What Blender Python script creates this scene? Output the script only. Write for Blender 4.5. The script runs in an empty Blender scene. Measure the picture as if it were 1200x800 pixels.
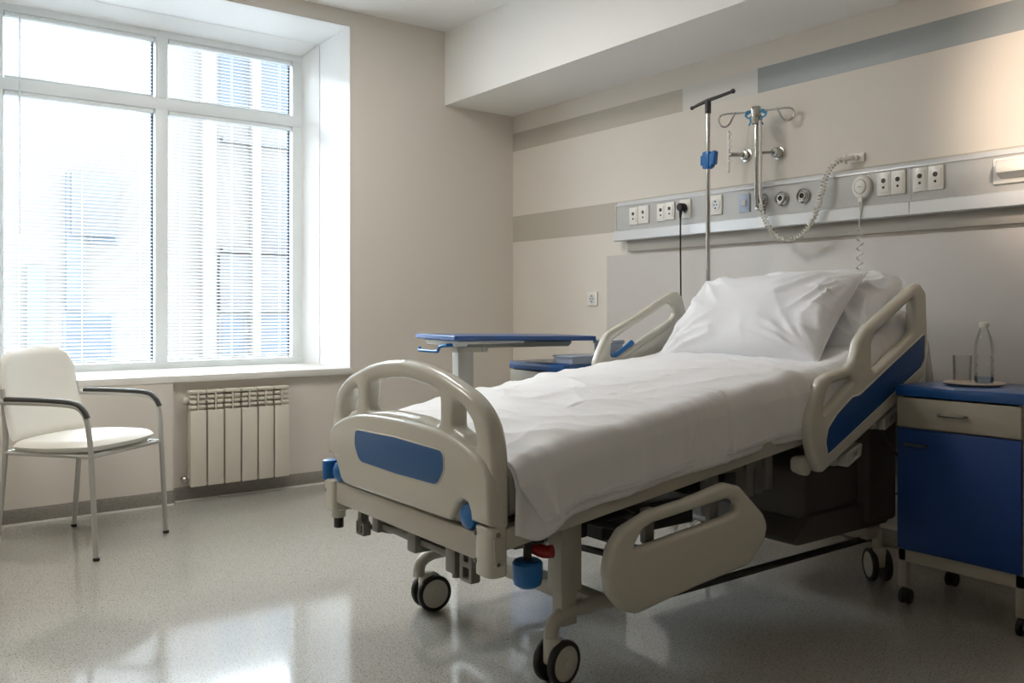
import bpy, bmesh, math, random
from mathutils import Vector, Matrix, noise
random.seed(7)
PI = math.pi
scene = bpy.context.scene
COL = scene.collection
R = math.radians

# ------------------------------------------------------------------ materials
def srgb(r, g, b):
    def f(c):
        c /= 255.0
        return c / 12.92 if c <= 0.04045 else ((c + 0.055) / 1.055) ** 2.4
    return (f(r), f(g), f(b), 1.0)

def mat(name, col, rough=0.5, metal=0.0, spec=0.5, coat=0.0, var=0.0, vscale=8.0, bump=0.0, bscale=200.0,
        emis=None, estr=0.0, sheen=0.0, speck=None, transl=0.0):
    m = bpy.data.materials.new(name); m.use_nodes = True
    nt = m.node_tree; b = nt.nodes['Principled BSDF']
    b.inputs['Base Color'].default_value = col
    b.inputs['Roughness'].default_value = rough
    b.inputs['Metallic'].default_value = metal
    b.inputs['Specular IOR Level'].default_value = spec
    b.inputs['Coat Weight'].default_value = coat
    b.inputs['Coat Roughness'].default_value = 0.08
    b.inputs['Sheen Weight'].default_value = sheen
    tc = nt.nodes.new('ShaderNodeTexCoord')
    last = None
    if var > 0:
        n = nt.nodes.new('ShaderNodeTexNoise'); n.inputs['Scale'].default_value = vscale
        n.inputs['Detail'].default_value = 4
        nt.links.new(tc.outputs['Object'], n.inputs['Vector'])
        mx = nt.nodes.new('ShaderNodeMix'); mx.data_type = 'RGBA'
        mx.inputs[6].default_value = tuple(c * (1 - var) for c in col[:3]) + (1,)
        mx.inputs[7].default_value = tuple(min(1, c * (1 + var)) for c in col[:3]) + (1,)
        nt.links.new(n.outputs['Fac'], mx.inputs[0]); last = mx.outputs[2]
    if speck:
        for k, (scol, sc, lo, hi) in enumerate(speck):
            n = nt.nodes.new('ShaderNodeTexNoise'); n.inputs['Scale'].default_value = sc
            n.inputs['Detail'].default_value = 1
            nt.links.new(tc.outputs['Object'], n.inputs['Vector'])
            rp = nt.nodes.new('ShaderNodeMapRange'); rp.inputs[1].default_value = lo; rp.inputs[2].default_value = hi
            nt.links.new(n.outputs['Fac'], rp.inputs[0])
            mx = nt.nodes.new('ShaderNodeMix'); mx.data_type = 'RGBA'
            if last is None: mx.inputs[6].default_value = col
            else: nt.links.new(last, mx.inputs[6])
            mx.inputs[7].default_value = scol
            nt.links.new(rp.outputs[0], mx.inputs[0]); last = mx.outputs[2]
    if last is not None: nt.links.new(last, b.inputs['Base Color'])
    if bump > 0:
        n = nt.nodes.new('ShaderNodeTexNoise'); n.inputs['Scale'].default_value = bscale
        n.inputs['Detail'].default_value = 3
        nt.links.new(tc.outputs['Object'], n.inputs['Vector'])
        bp = nt.nodes.new('ShaderNodeBump'); bp.inputs['Strength'].default_value = bump
        bp.inputs['Distance'].default_value = 0.004
        nt.links.new(n.outputs['Fac'], bp.inputs['Height']); nt.links.new(bp.outputs['Normal'], b.inputs['Normal'])
    if emis:
        b.inputs['Emission Color'].default_value = emis; b.inputs['Emission Strength'].default_value = estr
    if transl > 0:
        tr = nt.nodes.new('ShaderNodeBsdfTranslucent'); tr.inputs['Color'].default_value = col
        ms = nt.nodes.new('ShaderNodeMixShader'); ms.inputs[0].default_value = transl
        nt.links.new(b.outputs[0], ms.inputs[1]); nt.links.new(tr.outputs[0], ms.inputs[2])
        nt.links.new(ms.outputs[0], nt.nodes['Material Output'].inputs['Surface'])
    return m

def clear_mat(name, gloss, tint=(1, 1, 1, 1), edge=0.5):
    m = bpy.data.materials.new(name); m.use_nodes = True
    nt = m.node_tree; nt.nodes.remove(nt.nodes['Principled BSDF'])
    t = nt.nodes.new('ShaderNodeBsdfTransparent'); t.inputs[0].default_value = tint
    g = nt.nodes.new('ShaderNodeBsdfGlossy'); g.inputs['Roughness'].default_value = 0.02
    lw = nt.nodes.new('ShaderNodeLayerWeight'); lw.inputs['Blend'].default_value = edge
    ml = nt.nodes.new('ShaderNodeMath'); ml.operation = 'MULTIPLY'; ml.inputs[1].default_value = gloss
    nt.links.new(lw.outputs['Fresnel'], ml.inputs[0])
    ms = nt.nodes.new('ShaderNodeMixShader'); nt.links.new(ml.outputs[0], ms.inputs[0])
    nt.links.new(t.outputs[0], ms.inputs[1]); nt.links.new(g.outputs[0], ms.inputs[2])
    nt.links.new(ms.outputs[0], nt.nodes['Material Output'].inputs['Surface'])
    return m

M = {}
M['wall'] = mat('wall_paint', srgb(220, 213, 203), 0.55, var=0.02, vscale=3, bump=0.03, bscale=300)
M['stripe'] = mat('beige_stripe_paint', srgb(186, 179, 166), 0.5, var=0.02, vscale=3)
M['handle'] = mat('dark_steel_handle', srgb(120, 118, 112), 0.38, metal=0.9, var=0.03)
M['tie_blue'] = mat('light_blue_tie', srgb(60, 160, 205), 0.4, var=0.02)
M['white_stripe'] = mat('pale_stripe_panel', srgb(214, 211, 207), 0.35, var=0.01, vscale=3)
M['grey_stripe'] = mat('blue_grey_stripe_panel', srgb(154, 160, 161), 0.4, var=0.02, vscale=3)
M['wall_panel'] = mat('grey_wall_panel', srgb(199, 194, 189), 0.4, var=0.015, vscale=3)
M['strip'] = mat('rail_shade_grey', srgb(176, 171, 163), 0.5, var=0.015)  # darker than the wall to carry the rail's shadow
M['ceil'] = mat('ceiling_paint', srgb(242, 241, 238), 0.7, var=0.01, vscale=2)
M['reveal'] = mat('white_reveal', srgb(232, 232, 230), 0.45, var=0.01, vscale=2)
M['sill'] = mat('white_sill', srgb(226, 224, 218), 0.3, coat=0.2, var=0.01)
M['frame_white'] = mat('window_frame_white', srgb(226, 230, 230), 0.35, var=0.01)
M['slat'] = mat('blind_slat_white', srgb(235, 237, 240), 0.5, var=0.01, transl=0.35)
M['gasket'] = mat('dark_gasket', srgb(40, 60, 75), 0.6, var=0.05)
M['floor'] = mat('speckled_vinyl', srgb(168, 166, 160), 0.085, spec=0.5, coat=0.35, var=0.03, vscale=4, bump=0.004, bscale=90,
                 speck=[(srgb(122, 115, 106), 190, 0.56, 0.68), (srgb(196, 191, 182), 260, 0.58, 0.7)])
M['skirt'] = mat('speckled_skirting', srgb(146, 141, 133), 0.35, var=0.03, vscale=5,
                 speck=[(srgb(120, 115, 108), 150, 0.55, 0.7)])
M['highlight_line'] = mat('white_highlight_line', srgb(226, 224, 218), 0.4, var=0.01)
M['cream'] = mat('cream_plastic', srgb(201, 198, 186), 0.26, spec=0.5, coat=0.3, var=0.012, vscale=5)
M['beige_metal'] = mat('beige_powder_coat', srgb(184, 180, 168), 0.4, var=0.015, vscale=6)
M['blue_plastic'] = mat('blue_plastic', srgb(8, 102, 172), 0.35, coat=0.2, var=0.03)
M['inset_blue'] = mat('blue_inset', srgb(44, 94, 146), 0.4, var=0.02, vscale=4)
M['deep_blue'] = mat('deep_blue_inset', srgb(20, 68, 126), 0.4, var=0.02, vscale=4)
M['cab_blue'] = mat('cabinet_blue', srgb(16, 60, 126), 0.45, var=0.02, vscale=3)
M['top_blue'] = mat('blue_laminate_top', srgb(28, 80, 144), 0.28, coat=0.3, var=0.02, vscale=5)
M['cab_grey'] = mat('cabinet_grey', srgb(170, 164, 150), 0.42, var=0.015, vscale=4)
M['dark'] = mat('dark_metal', srgb(52, 50, 47), 0.45, metal=0.3, var=0.05)
M['base_grey'] = mat('grey_base_plastic', srgb(84, 80, 74), 0.5, var=0.03, vscale=6)
M['mid_grey'] = mat('grey_metal', srgb(128, 126, 120), 0.4, metal=0.4, var=0.03)
M['black'] = mat('black_rubber', srgb(30, 28, 26), 0.55, var=0.05)
M['red'] = mat('red_plastic', srgb(150, 30, 26), 0.4, var=0.05)
M['steel'] = mat('polished_steel', srgb(190, 190, 186), 0.22, metal=1.0, var=0.02)
M['chrome'] = mat('chrome', srgb(200, 200, 198), 0.16, metal=1.0, var=0.02)
M['alu'] = mat('silver_paint', srgb(188, 187, 182), 0.35, metal=0.35, var=0.02)
M['rail_grey'] = mat('rail_grey_panel', srgb(188, 188, 186), 0.35, var=0.012, vscale=4)
M['rail_light'] = mat('rail_light_profile', srgb(216, 218, 220), 0.3, metal=0.15, var=0.012, vscale=4)
M['socket'] = mat('white_socket_plastic', srgb(232, 229, 222), 0.3, coat=0.2, var=0.01)
M['hole'] = mat('socket_hole_dark', srgb(52, 50, 48), 0.6, var=0.05)
M['sheet'] = mat('white_cotton_sheet', srgb(232, 232, 234), 0.85, sheen=0.1, var=0.01, vscale=12, bump=0.55, bscale=16)
M['pillow'] = mat('white_pillow_cotton', srgb(230, 231, 235), 0.85, sheen=0.1, var=0.01, vscale=12, bump=0.35, bscale=14)
M['mattress'] = mat('mattress_cover', srgb(214, 213, 210), 0.6, var=0.02, bump=0.1, bscale=60)
M['leather'] = mat('cream_leatherette', srgb(232, 230, 222), 0.42, coat=0.1, var=0.015, vscale=10, bump=0.05, bscale=350)
M['arm_black'] = mat('charcoal_arm_pad', srgb(58, 58, 58), 0.4, var=0.04)
M['radiator'] = mat('cream_radiator_enamel', srgb(214, 208, 194), 0.35, coat=0.15, var=0.012, vscale=4)
M['tray_blue'] = mat('pale_blue_grey_plastic', srgb(168, 180, 200), 0.35, var=0.02)
M['plate'] = mat('cream_plate', srgb(226, 206, 184), 0.35, coat=0.2, var=0.02)
M['glass'] = clear_mat('clear_glass', 0.5, (0.97, 0.97, 0.965, 1), 0.25)
M['pet'] = clear_mat('clear_bottle_plastic', 0.55, (0.97, 0.975, 0.98, 1), 0.3)
M['pane'] = clear_mat('window_glass', 0.25, (0.97, 0.985, 0.99, 1), 0.2)
M['water'] = clear_mat('refracted_blue_tint', 0.8, (0.75, 0.86, 0.98, 1), 0.3)
M['lamp_on'] = mat('lit_uplight_diffuser', (1, .8, .6, 1), 0.5, emis=(1, .80, .62, 1), estr=30.0)
M['orange'] = mat('orange_indicator', srgb(225, 110, 70), 0.4, var=0.02)
M['facade'] = mat('facade_render', srgb(150, 149, 147), 0.8, var=0.06, vscale=1.2)
M['facade_grey'] = mat('facade_grey', srgb(132, 135, 139), 0.8, var=0.06, vscale=1.5)
M['facade_glass'] = mat('facade_glass', srgb(112, 124, 137), 0.25, var=0.15, vscale=2)
M['facade_dark'] = mat('facade_shutter', srgb(132, 140, 149), 0.6, var=0.1, vscale=2)
M['pavement'] = mat('pavement', srgb(130, 128, 124), 0.9, var=0.1, vscale=2)

# ------------------------------------------------------------------ mesh tools
class MB:
    def __init__(s): s.bm = bmesh.new()
    def _add(s, tmp):
        me = bpy.data.meshes.new('tmp'); tmp.to_mesh(me); tmp.free()
        s.bm.from_mesh(me); bpy.data.meshes.remove(me)
    def box(s, x0, x1, y0, y1, z0, z1, bev=0.0, seg=2, rot=None, taper=None):
        t = bmesh.new(); bmesh.ops.create_cube(t, size=1.0)
        sx, sy, sz = abs(x1 - x0), abs(y1 - y0), abs(z1 - z0)
        for v in t.verts: v.co = Vector((v.co.x * sx, v.co.y * sy, v.co.z * sz))
        if bev > 0:
            bmesh.ops.bevel(t, geom=list(t.edges), offset=min(bev, .49 * min(sx, sy, sz)), segments=seg, profile=0.5, affect='EDGES')
        c = Vector(((x0 + x1) / 2, (y0 + y1) / 2, (z0 + z1) / 2))
        for v in t.verts:
            if rot: v.co = rot @ v.co
            v.co += c
        s._add(t); return s
    def tube(s, pts, r, seg=12, caps=True, closed=False):
        pts = [Vector(p) for p in pts]; n = len(pts)
        rr = r if isinstance(r, (list, tuple)) else [r] * n
        bm = s.bm; rings = []; prev = None
        for i, p in enumerate(pts):
            if closed: d = pts[(i + 1) % n] - pts[i - 1]
            else: d = pts[min(i + 1, n - 1)] - pts[max(i - 1, 0)]
            if d.length < 1e-9: d = Vector((0, 0, 1))
            d.normalize()
            if prev is None:
                a = Vector((0, 0, 1)) if abs(d.z) < .9 else Vector((1, 0, 0))
                u = d.cross(a).normalized()
            else:
                u = (prev - d * prev.dot(d)); u = u.normalized() if u.length > 1e-6 else d.orthogonal().normalized()
            prev = u; w = d.cross(u)
            rings.append([bm.verts.new(p + (u * math.cos(2 * PI * k / seg) + w * math.sin(2 * PI * k / seg)) * rr[i]) for k in range(seg)])
        m = n if closed else n - 1
        for i in range(m):
            A, B = rings[i], rings[(i + 1) % n]
            for k in range(seg):
                bm.faces.new((A[k], A[(k + 1) % seg], B[(k + 1) % seg], B[k]))
        if caps and not closed:
            bm.faces.new(list(reversed(rings[0]))); bm.faces.new(rings[-1])
        return s
    def cyl(s, p0, p1, r, seg=20, bev=0.0, r1=None):
        p0, p1 = Vector(p0), Vector(p1); r1 = r if r1 is None else r1
        d = (p1 - p0)
        if bev > 0:
            u = d.normalized() * bev
            return s.tube([p0, p0 + u * .3, p0 + u, p1 - u, p1 - u * .3, p1], [r - bev, r - bev * .3, r, r1, r1 - bev * .3, r1 - bev], seg)
        return s.tube([p0, p1], [r, r1], seg)
    def lathe(s, prof, c, axis='z', seg=28, closed=False):
        bm = s.bm; rings = []; c = Vector(c)
        for (r, h) in prof:
            ring = []
            for k in range(seg):
                a = 2 * PI * k / seg; x, y = r * math.cos(a), r * math.sin(a)
                v = {'z': Vector((x, y, h)), 'y': Vector((x, h, y)), 'x': Vector((h, x, y))}[axis]
                ring.append(bm.verts.new(c + v))
            rings.append(ring)
        for A, B in zip(rings, rings[1:]):
            for k in range(seg):
                bm.faces.new((A[k], A[(k + 1) % seg], B[(k + 1) % seg], B[k]))
        if not closed:
            for ring in (rings[0], rings[-1]):
                try: bm.faces.new(ring)
                except ValueError: pass
        return s
    def sphere(s, c, r, sx=1, sy=1, sz=1, seg=18):
        t = bmesh.new(); bmesh.ops.create_uvsphere(t, u_segments=seg, v_segments=seg // 2 + 2, radius=r)
        for v in t.verts: v.co = Vector((v.co.x * sx, v.co.y * sy, v.co.z * sz)) + Vector(c)
        s._add(t); return s
    def grid(s, rows, close_u=False):
        bm = s.bm
        V = [[bm.verts.new(p) for p in row] for row in rows]
        for A, B in zip(V, V[1:]):
            n = len(A)
            for k in range(n if close_u else n - 1):
                bm.faces.new((A[k], A[(k + 1) % n], B[(k + 1) % n], B[k]))
        return s
    def plate(s, outline, holes, axis, pos, thick, bev, res=3):
        """closed outline with holes in a plane, with real thickness and a rounded edge"""
        cu = bpy.data.curves.new('tmp', 'CURVE'); cu.dimensions = '2D'; cu.fill_mode = 'BOTH'
        for loop in [outline] + list(holes):
            sp = cu.splines.new('POLY'); sp.points.add(len(loop) - 1); sp.use_cyclic_u = True
            for q, (a, b) in zip(sp.points, loop): q.co = (a, b, 0, 1)
        cu.extrude = max(1e-4, thick / 2 - bev); cu.bevel_depth = bev; cu.bevel_resolution = res; cu.offset = -bev
        o = bpy.data.objects.new('tmp', cu); COL.objects.link(o)
        dg = bpy.context.evaluated_depsgraph_get(); dg.update()
        me = bpy.data.meshes.new_from_object(o.evaluated_get(dg))
        bpy.data.objects.remove(o); bpy.data.curves.remove(cu)
        for v in me.vertices:
            a, b, c = v.co
            v.co = {'y': (a, pos + c, b), 'x': (pos + c, a, b), 'z': (a, b, pos + c)}[axis]
        t = bmesh.new(); t.from_mesh(me); bpy.data.meshes.remove(me)
        bmesh.ops.remove_doubles(t, verts=t.verts, dist=1e-5)
        s._add(t); return s
    def xform(s, mtx): bmesh.ops.transform(s.bm, matrix=mtx, verts=s.bm.verts); return s

ORG = {}
def setp(o, label=None, cat=None, group=None, kind=None):
    if label: o['label'] = label
    if cat: o['category'] = cat
    if group: o['group'] = group
    if kind: o['kind'] = kind
    return o
def obj(name, mb, m, parent=None, angle=40, label=None, keep=False):
    """one mesh object; vertices come in the coordinates of the thing (keep) or of the room"""
    bm = mb.bm
    org = Vector((0, 0, 0))
    if parent is not None and not keep: org = ORG.get(parent.name, Vector((0, 0, 0)))
    bmesh.ops.recalc_face_normals(bm, faces=bm.faces)
    for v in bm.verts: v.co -= org
    c = Vector((0, 0, 0))
    if parent is None and bm.verts:
        lo = Vector([min(v.co[i] for v in bm.verts) for i in range(3)]); hi = Vector([max(v.co[i] for v in bm.verts) for i in range(3)])
        c = Vector(((lo.x + hi.x) / 2, (lo.y + hi.y) / 2, lo.z))
        for v in bm.verts: v.co -= c
    me = bpy.data.meshes.new(name); bm.to_mesh(me); bm.free()
    for mm in (m if isinstance(m, list) else [m]): me.materials.append(mm)
    for p in me.polygons: p.use_smooth = True
    me.set_sharp_from_angle(angle=R(angle))
    o = bpy.data.objects.new(name, me); COL.objects.link(o)
    if parent is not None:
        o.parent = parent; ORG[o.name] = ORG.get(parent.name, Vector((0, 0, 0))) if not keep else Vector((0, 0, 0))
    else:
        o.location = c; ORG[o.name] = c
    if label: o['label'] = label
    return o
def thing(name, label, cat, loc=(0, 0, 0), rotz=0.0, group=None, kind=None):
    o = bpy.data.objects.new(name, None); COL.objects.link(o)
    o.empty_display_size = 0.05
    o.location = loc; o.rotation_euler = (0, 0, rotz); ORG[o.name] = Vector(loc)
    return setp(o, label, cat, group, kind)
def copy_tree(o, parent=None):
    c = o.copy(); COL.objects.link(c)
    if parent is not None: c.parent = parent
    for ch in list(o.children): copy_tree(ch, c)
    return c
def lerp_curve(tab, t):
    if t <= tab[0][0]: return tab[0][1]
    for (a, va), (b, vb) in zip(tab, tab[1:]):
        if t <= b: return va + (vb - va) * (t - a) / (b - a)
    return tab[-1][1]
def smooth_curve(tab, t, w=0.09):
    return sum(lerp_curve(tab, t + w * k / 4) for k in range(-4, 5)) / 9
def fillet(pts, rad, n=6):
    """polygon with rounded corners; rad one number or one per corner"""
    out = []; N = len(pts)
    for i, p in enumerate(pts):
        r = rad[i] if isinstance(rad, (list, tuple)) else rad
        P = Vector(p); A = Vector(pts[i - 1]) - P; B = Vector(pts[(i + 1) % N]) - P
        if r <= 0: out.append(tuple(P)); continue
        ang = A.angle(B); d = min(r / math.tan(ang / 2), .48 * A.length, .48 * B.length)
        a = P + A.normalized() * d; b = P + B.normalized() * d
        for k in range(n + 1):
            t = k / n
            q = a * (1 - t) ** 2 + P * 2 * t * (1 - t) + b * t * t
            out.append((q.x, q.y))
    return out
def spline(pts, n=8, closed=False):
    P = [Vector(p) for p in pts]; N = len(P); out = []
    for i in range(N if closed else N - 1):
        g = (lambda j: P[j % N]) if closed else (lambda j: P[max(0, min(N - 1, j))])
        p0, p1, p2, p3 = g(i - 1), g(i), g(i + 1), g(i + 2)
        for k in range(n):
            t = k / n
            out.append(0.5 * ((2 * p1) + (p2 - p0) * t + (2 * p0 - 5 * p1 + 4 * p2 - p3) * t * t + (3 * p1 - p0 - 3 * p2 + p3) * t ** 3))
    if not closed: out.append(P[-1])
    return out
def helix(path, r, turns):
    P = [Vector(p) for p in path]; out = []; n = turns * 10
    L = [0]
    for a, b in zip(P, P[1:]): L.append(L[-1] + (b - a).length)
    u = None
    for i in range(n + 1):
        s = L[-1] * i / n; k = 0
        while k < len(L) - 2 and L[k + 1] < s: k += 1
        f = (s - L[k]) / max(1e-9, L[k + 1] - L[k]); c = P[k].lerp(P[k + 1], f)
        d = (P[k + 1] - P[k]).normalized()
        if u is None: u = d.orthogonal().normalized()
        u = (u - d * u.dot(d)).normalized(); w = d.cross(u)
        a = 2 * PI * turns * i / n
        out.append(c + (u * math.cos(a) + w * math.sin(a)) * r)
    return out

# ------------------------------------------------------------------ room shell
XR, YF, ZC = 6.6, -5.4, 2.942         # right wall, wall behind the camera, ceiling
WY0, WY1 = -3.27, -1.272              # window opening
SZ, RZ = 0.706, 2.846
def struct(name, mb, m, parent=None, **k):
    o = obj(name, mb, m, parent, **k)
    if parent is None: o['kind'] = 'structure'
    return o
b = MB(); b.box(-.75, XR + .2, YF - .2, .2, -.12, 0); struct('floor', b, M['floor'])
b = MB(); b.box(-.75, XR + .2, YF - .2, .2, ZC, ZC + .15); struct('ceiling', b, M['ceil'])
b = MB()
b.box(-.75, 0, WY1, .2, 0, ZC); b.box(-.75, 0, YF - .2, WY0, 0, ZC)
b.box(-.75, 0, WY0, WY1, RZ, ZC); b.box(-.75, 0, WY0, WY1, 0, .664)
struct('wall_left', b, M['wall'])
b = MB(); b.box(0, .052, YF, -2.362, 0, .664); struct('trim_5', b, M['wall'])
b = MB(); b.box(XR, XR + .2, YF - .2, .2, 0, ZC); struct('wall_right', b, M['wall'])
b = MB(); b.box(-.75, XR + .2, YF - .2, YF, 0, ZC); struct('wall_front', b, M['wall'])
# head wall: painted stripes are faces of the wall itself
S1B, S1T, S2B, S2T = 2.192, 2.321, 1.546, 1.731
b = MB()
xs = [0, .99, 1.612, 2.129, XR]; zs = [0, 1.402, S2B, S2T, S1B, S1T, ZC]
V = {}
for i, x in enumerate(xs):
    for j, z in enumerate(zs): V[i, j] = b.bm.verts.new((x, 0, z))
for i in range(len(xs) - 1):
    for j in range(len(zs) - 1):
        f = b.bm.faces.new((V[i, j], V[i + 1, j], V[i + 1, j + 1], V[i, j + 1]))
        mi = 0
        if j == 2: mi = 1
        if j == 4: mi = 1 if i < 2 else (2 if i == 2 else 3)
        f.material_index = mi
b.box(-.75, XR + .2, .002, .2, 0, ZC)
struct('wall_back', b, [M['wall'], M['stripe'], M['white_stripe'], M['grey_stripe']])
b = MB(); b.box(.99, XR - .01, -.006, 0, .1, 1.402, .002); struct('trim_1', b, M['wall_panel'])
b = MB(); b.box(0, XR, -.572, 0, 2.446, ZC); struct('trim_2', b, M['ceil'])          # beam along the head wall
# white window reveal: flat outer panels, splayed inner ones
b = MB()
for (A, B_) in (((.001, WY1 - .003), (-.45, WY1 - .003)), ((-.452, WY1 - .004), (-.60, -1.335)),):
    (x0, y0), (x1, y1) = A, B_
    b.grid([[(x0, y0, SZ - .03), (x1, y1, SZ - .03)], [(x0, y0, RZ), (x1, y1, RZ)]])
    b.grid([[(x0, -6.54 + 2 - y0 + 0, SZ - .03), (x1, -4.54 - y1, SZ - .03)], [(x0, -4.54 - y0, RZ), (x1, -4.54 - y1, RZ)]])
b.grid([[(.001, WY0, RZ - .003), (-.45, WY0, RZ - .003)], [(.001, WY1, RZ - .003), (-.45, WY1, RZ - .003)]])
b.grid([[(-.452, WY0, RZ - .004), (-.60, WY0, 2.785)], [(-.452, WY1, RZ - .004), (-.60, WY1, 2.785)]])
b.box(-.62, -.6, WY0, WY1, 2.78, 2.86); b.box(-.62, -.6, -1.34, WY1 + .01, .66, 2.86); b.box(-.62, -.6, WY0 - .01, -3.2, .66, 2.86)
b.box(-.46, -.449, WY1 - .008, WY1 + .01, SZ, RZ)
struct('trim_3', b, M['reveal'])
# skirting
b = MB(); b.box(.0, .008, -2.362, 0, 0, .08, .003); b.box(.052, .06, YF, -2.362, 0, .08, .003); b.box(.0, .06, -2.368, -2.354, 0, .08)
struct('baseboard_left', b, M['skirt'])
b = MB(); b.box(0, XR, -.012, 0, 0, .08, .003); struct('baseboard_back', b, M['skirt'])
b = MB(); b.box(.006, .014, -2.36, 0, 0, .009); b.box(.058, .066, YF, -2.36, 0, .009)
struct('trim_4', b, M['highlight_line'])  # thin white strips painted as the highlight along the skirting foot

# ------------------------------------------------------------------ window
win = thing('window_1', None, None, (-.6, -2.2, .706), kind='structure')
WX = -.6
b = MB()
b.box(-.72, .036, -3.6, WY1 - .004, .666, .706, .006)
obj('window_sill', b, M['sill'], win)
b = MB()
GY = [(-3.10, -2.288), (-2.212, -1.405)]   # the two sashes
b.box(-.69, WX, -3.22, -3.10, .70, 2.785, .006); b.box(-.69, WX, -1.405, -1.335, .70, 2.785, .006)
b.box(-.69, WX, -2.288, -2.212, .70, 2.785, .006)
b.box(-.69, WX + .002, -3.22, -1.335, .70, .748, .006); b.box(-.69, WX + .002, -3.22, -1.335, 2.742, 2.785, .006)
b.box(-.69, WX + .003, -3.22, -1.335, 2.300, 2.372, .006)
b.box(-.69, WX + .01, -2.272, -2.228, 2.372, 2.785, .004)
obj('window_frame', b, M['frame_white'], win)
ZL, ZU = (.748, 2.300), (2.372, 2.742)
for (y0, y1) in GY:
    for (z0, z1) in (ZL, ZU):
        b = MB(); b.box(-.671, -.667, y0, y1, z0, z1); obj('pane', b, M['pane'], win)
b = MB()
for (y0, y1) in GY:
    for (z0, z1) in (ZL, ZU):
        b.box(-.664, -.652, y1 - .012, y1 + .001, z0, z1); b.box(-.664, -.652, y0 - .001, y0 + .006, z0, z1)
        b.box(-.664, -.652, y0, y1, z1 - .010, z1 + .001)
obj('gasket', b, M['gasket'], win)
def blind(y0, y1, z0, z1, label, wand=None):
    t = thing('venetian_blind', label, 'window blind', (-.625, (y0 + y1) / 2, z0), group='venetian blinds set into the window sashes')
    b = MB(); b.box(-.648, -.604, y0 + .006, y1 - .006, z1 - .024, z1 - .002, .003); obj('headrail', b, M['frame_white'], t)
    b = MB(); b.box(-.638, -.613, y0 + .008, y1 - .010, z0 + .004, z0 + .016, .003); obj('bottom_rail', b, M['frame_white'], t)
    b = MB(); z = z0 + .03; k = 0
    while z < z1 - .03:
        rows = []
        tilt = .0022 + .0006 * noise.noise(Vector((k * .7, y0, 3)))
        for (fx) in (-1, -.5, 0, .5, 1):
            x = -.6255 + fx * .0125; zz = z + .0016 * (1 - fx * fx) + fx * -tilt
            rows.append([(x, y0 + .008, zz), (x, y1 - .013, zz)])
        for (fx) in (1, .5, 0, -.5, -1):
            x = -.6255 + fx * .0125; zz = z + .0016 * (1 - fx * fx) + fx * -tilt - .0009
            rows.append([(x, y0 + .008, zz), (x, y1 - .013, zz)])
        rows.append(rows[0]); b.grid(rows)
        z += .0215; k += 1
    obj('slats', b, M['slat'], t)
    for f in (.1, .5, .9):
        b = MB(); y = y0 + (y1 - y0) * f
        for x in (-.639, -.612): b.cyl((x, y, z0 + .01), (x, y, z1 - .01), .0008, 6)
        obj('ladder_cord', b, M['frame_white'], t)
    if wand:
        b = MB(); b.cyl((-.590, wand, z1 - .02), (-.590, wand, 1.50), .0045, 10); b.cyl((-.61, wand, z1 - .022), (-.589, wand, z1 - .018), .003, 8)
        obj('tilt_wand', b, M['slat'], t, label='grey tilt wand')
    return t
blind(GY[0][0], GY[0][1], *ZL, 'wide white venetian blind in the large lower left window pane behind the chair')
blind(GY[1][0], GY[1][1], *ZL, 'tall white venetian blind in the large lower right window pane above the radiator')
blind(GY[0][0], GY[0][1], *ZU, 'short white venetian blind in the upper left pane with a long tilt wand', wand=-3.02)
blind(GY[1][0], GY[1][1], *ZU, 'short white venetian blind in the upper right pane beside the reveal')

# ------------------------------------------------------------------ outside
FX = -14.0
FK = 19.005 / 12.005
def fy(y): return -3.724 + (y + 3.724) * FK
def fz(z): return 1.08 + (z - 1.08) * FK
bld = thing('apartment_building', 'pale sunlit apartment building seen through the blinds outside the window', 'building', (FX - 1, 0, -6))
b = MB(); b.box(FX - 6, FX, -22, 22, -6, 7.3)
obj('wall', b, M['facade'], bld)
def fac(name, m, y0, y1, z0, z1, d0, d1, **k):
    b = MB(); b.box(FX + d0, FX + d1, fy(y0), fy(y1), max(-6, fz(z0)), fz(z1), .01); return obj(name, b, m, bld, **k)
for (y0, y1, z0, z1) in ((.14, .60, 3.75, 4.65), (.72, 1.35, 3.7, 4.7), (.17, .58, .35, 1.0), (.72, 1.35, .35, 1.0), (-1.45, -1.1, 1.88, 2.05),
                         (-1.75, -1.15, .3, 1.02), (2.2, 3.4, 3.4, 4.8), (2.2, 3.4, .4, 2.0), (-4.2, -3.2, 2.2, 4.0), (-4.2, -3.2, -.6, 1.1)):
    w = fac('window', M['facade_dark'], y0, y1, z0, z1, -.02, .03)
    b = MB(); b.box(FX + .02, FX + .045, fy(y0) + .07, fy(y1) - .07, fz(z0) + .07, fz(z1) - .07); obj('pane', b, M['facade_glass'], w)
for (y0, y1, z0, z1, d) in ((.17, 1.35, 1.02, 1.80, .12), (-1.68, -1.14, 1.98, 2.74, .3), (.72, 1.4, 1.85, 3.0, .08)):
    fac('balcony_panel', M['facade_grey'], y0, y1, z0, z1, 0, d)
for (y0, y1) in ((-.08, .1), (.60, .72)):
    fac('pilaster', M['facade'], y0, y1, -4, 5.05, 0, .25)
for (y0, y1, z0, z1) in ((-1.72, -1.5, 1.05, 2.75), (-2.15, -1.95, -4, 1.6)):
    fac('downpipe', M['facade_dark'], y0, y1, z0, z1, 0, .12)
for z in (1.84, 3.35): fac('ledge', M['facade_grey'], .2, 1.9, z, z + .07, 0, .18)
b = MB(); b.box(-22, -.8, -24, 24, -6.1, -6.0); struct('ground', b, M['pavement'])

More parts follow.
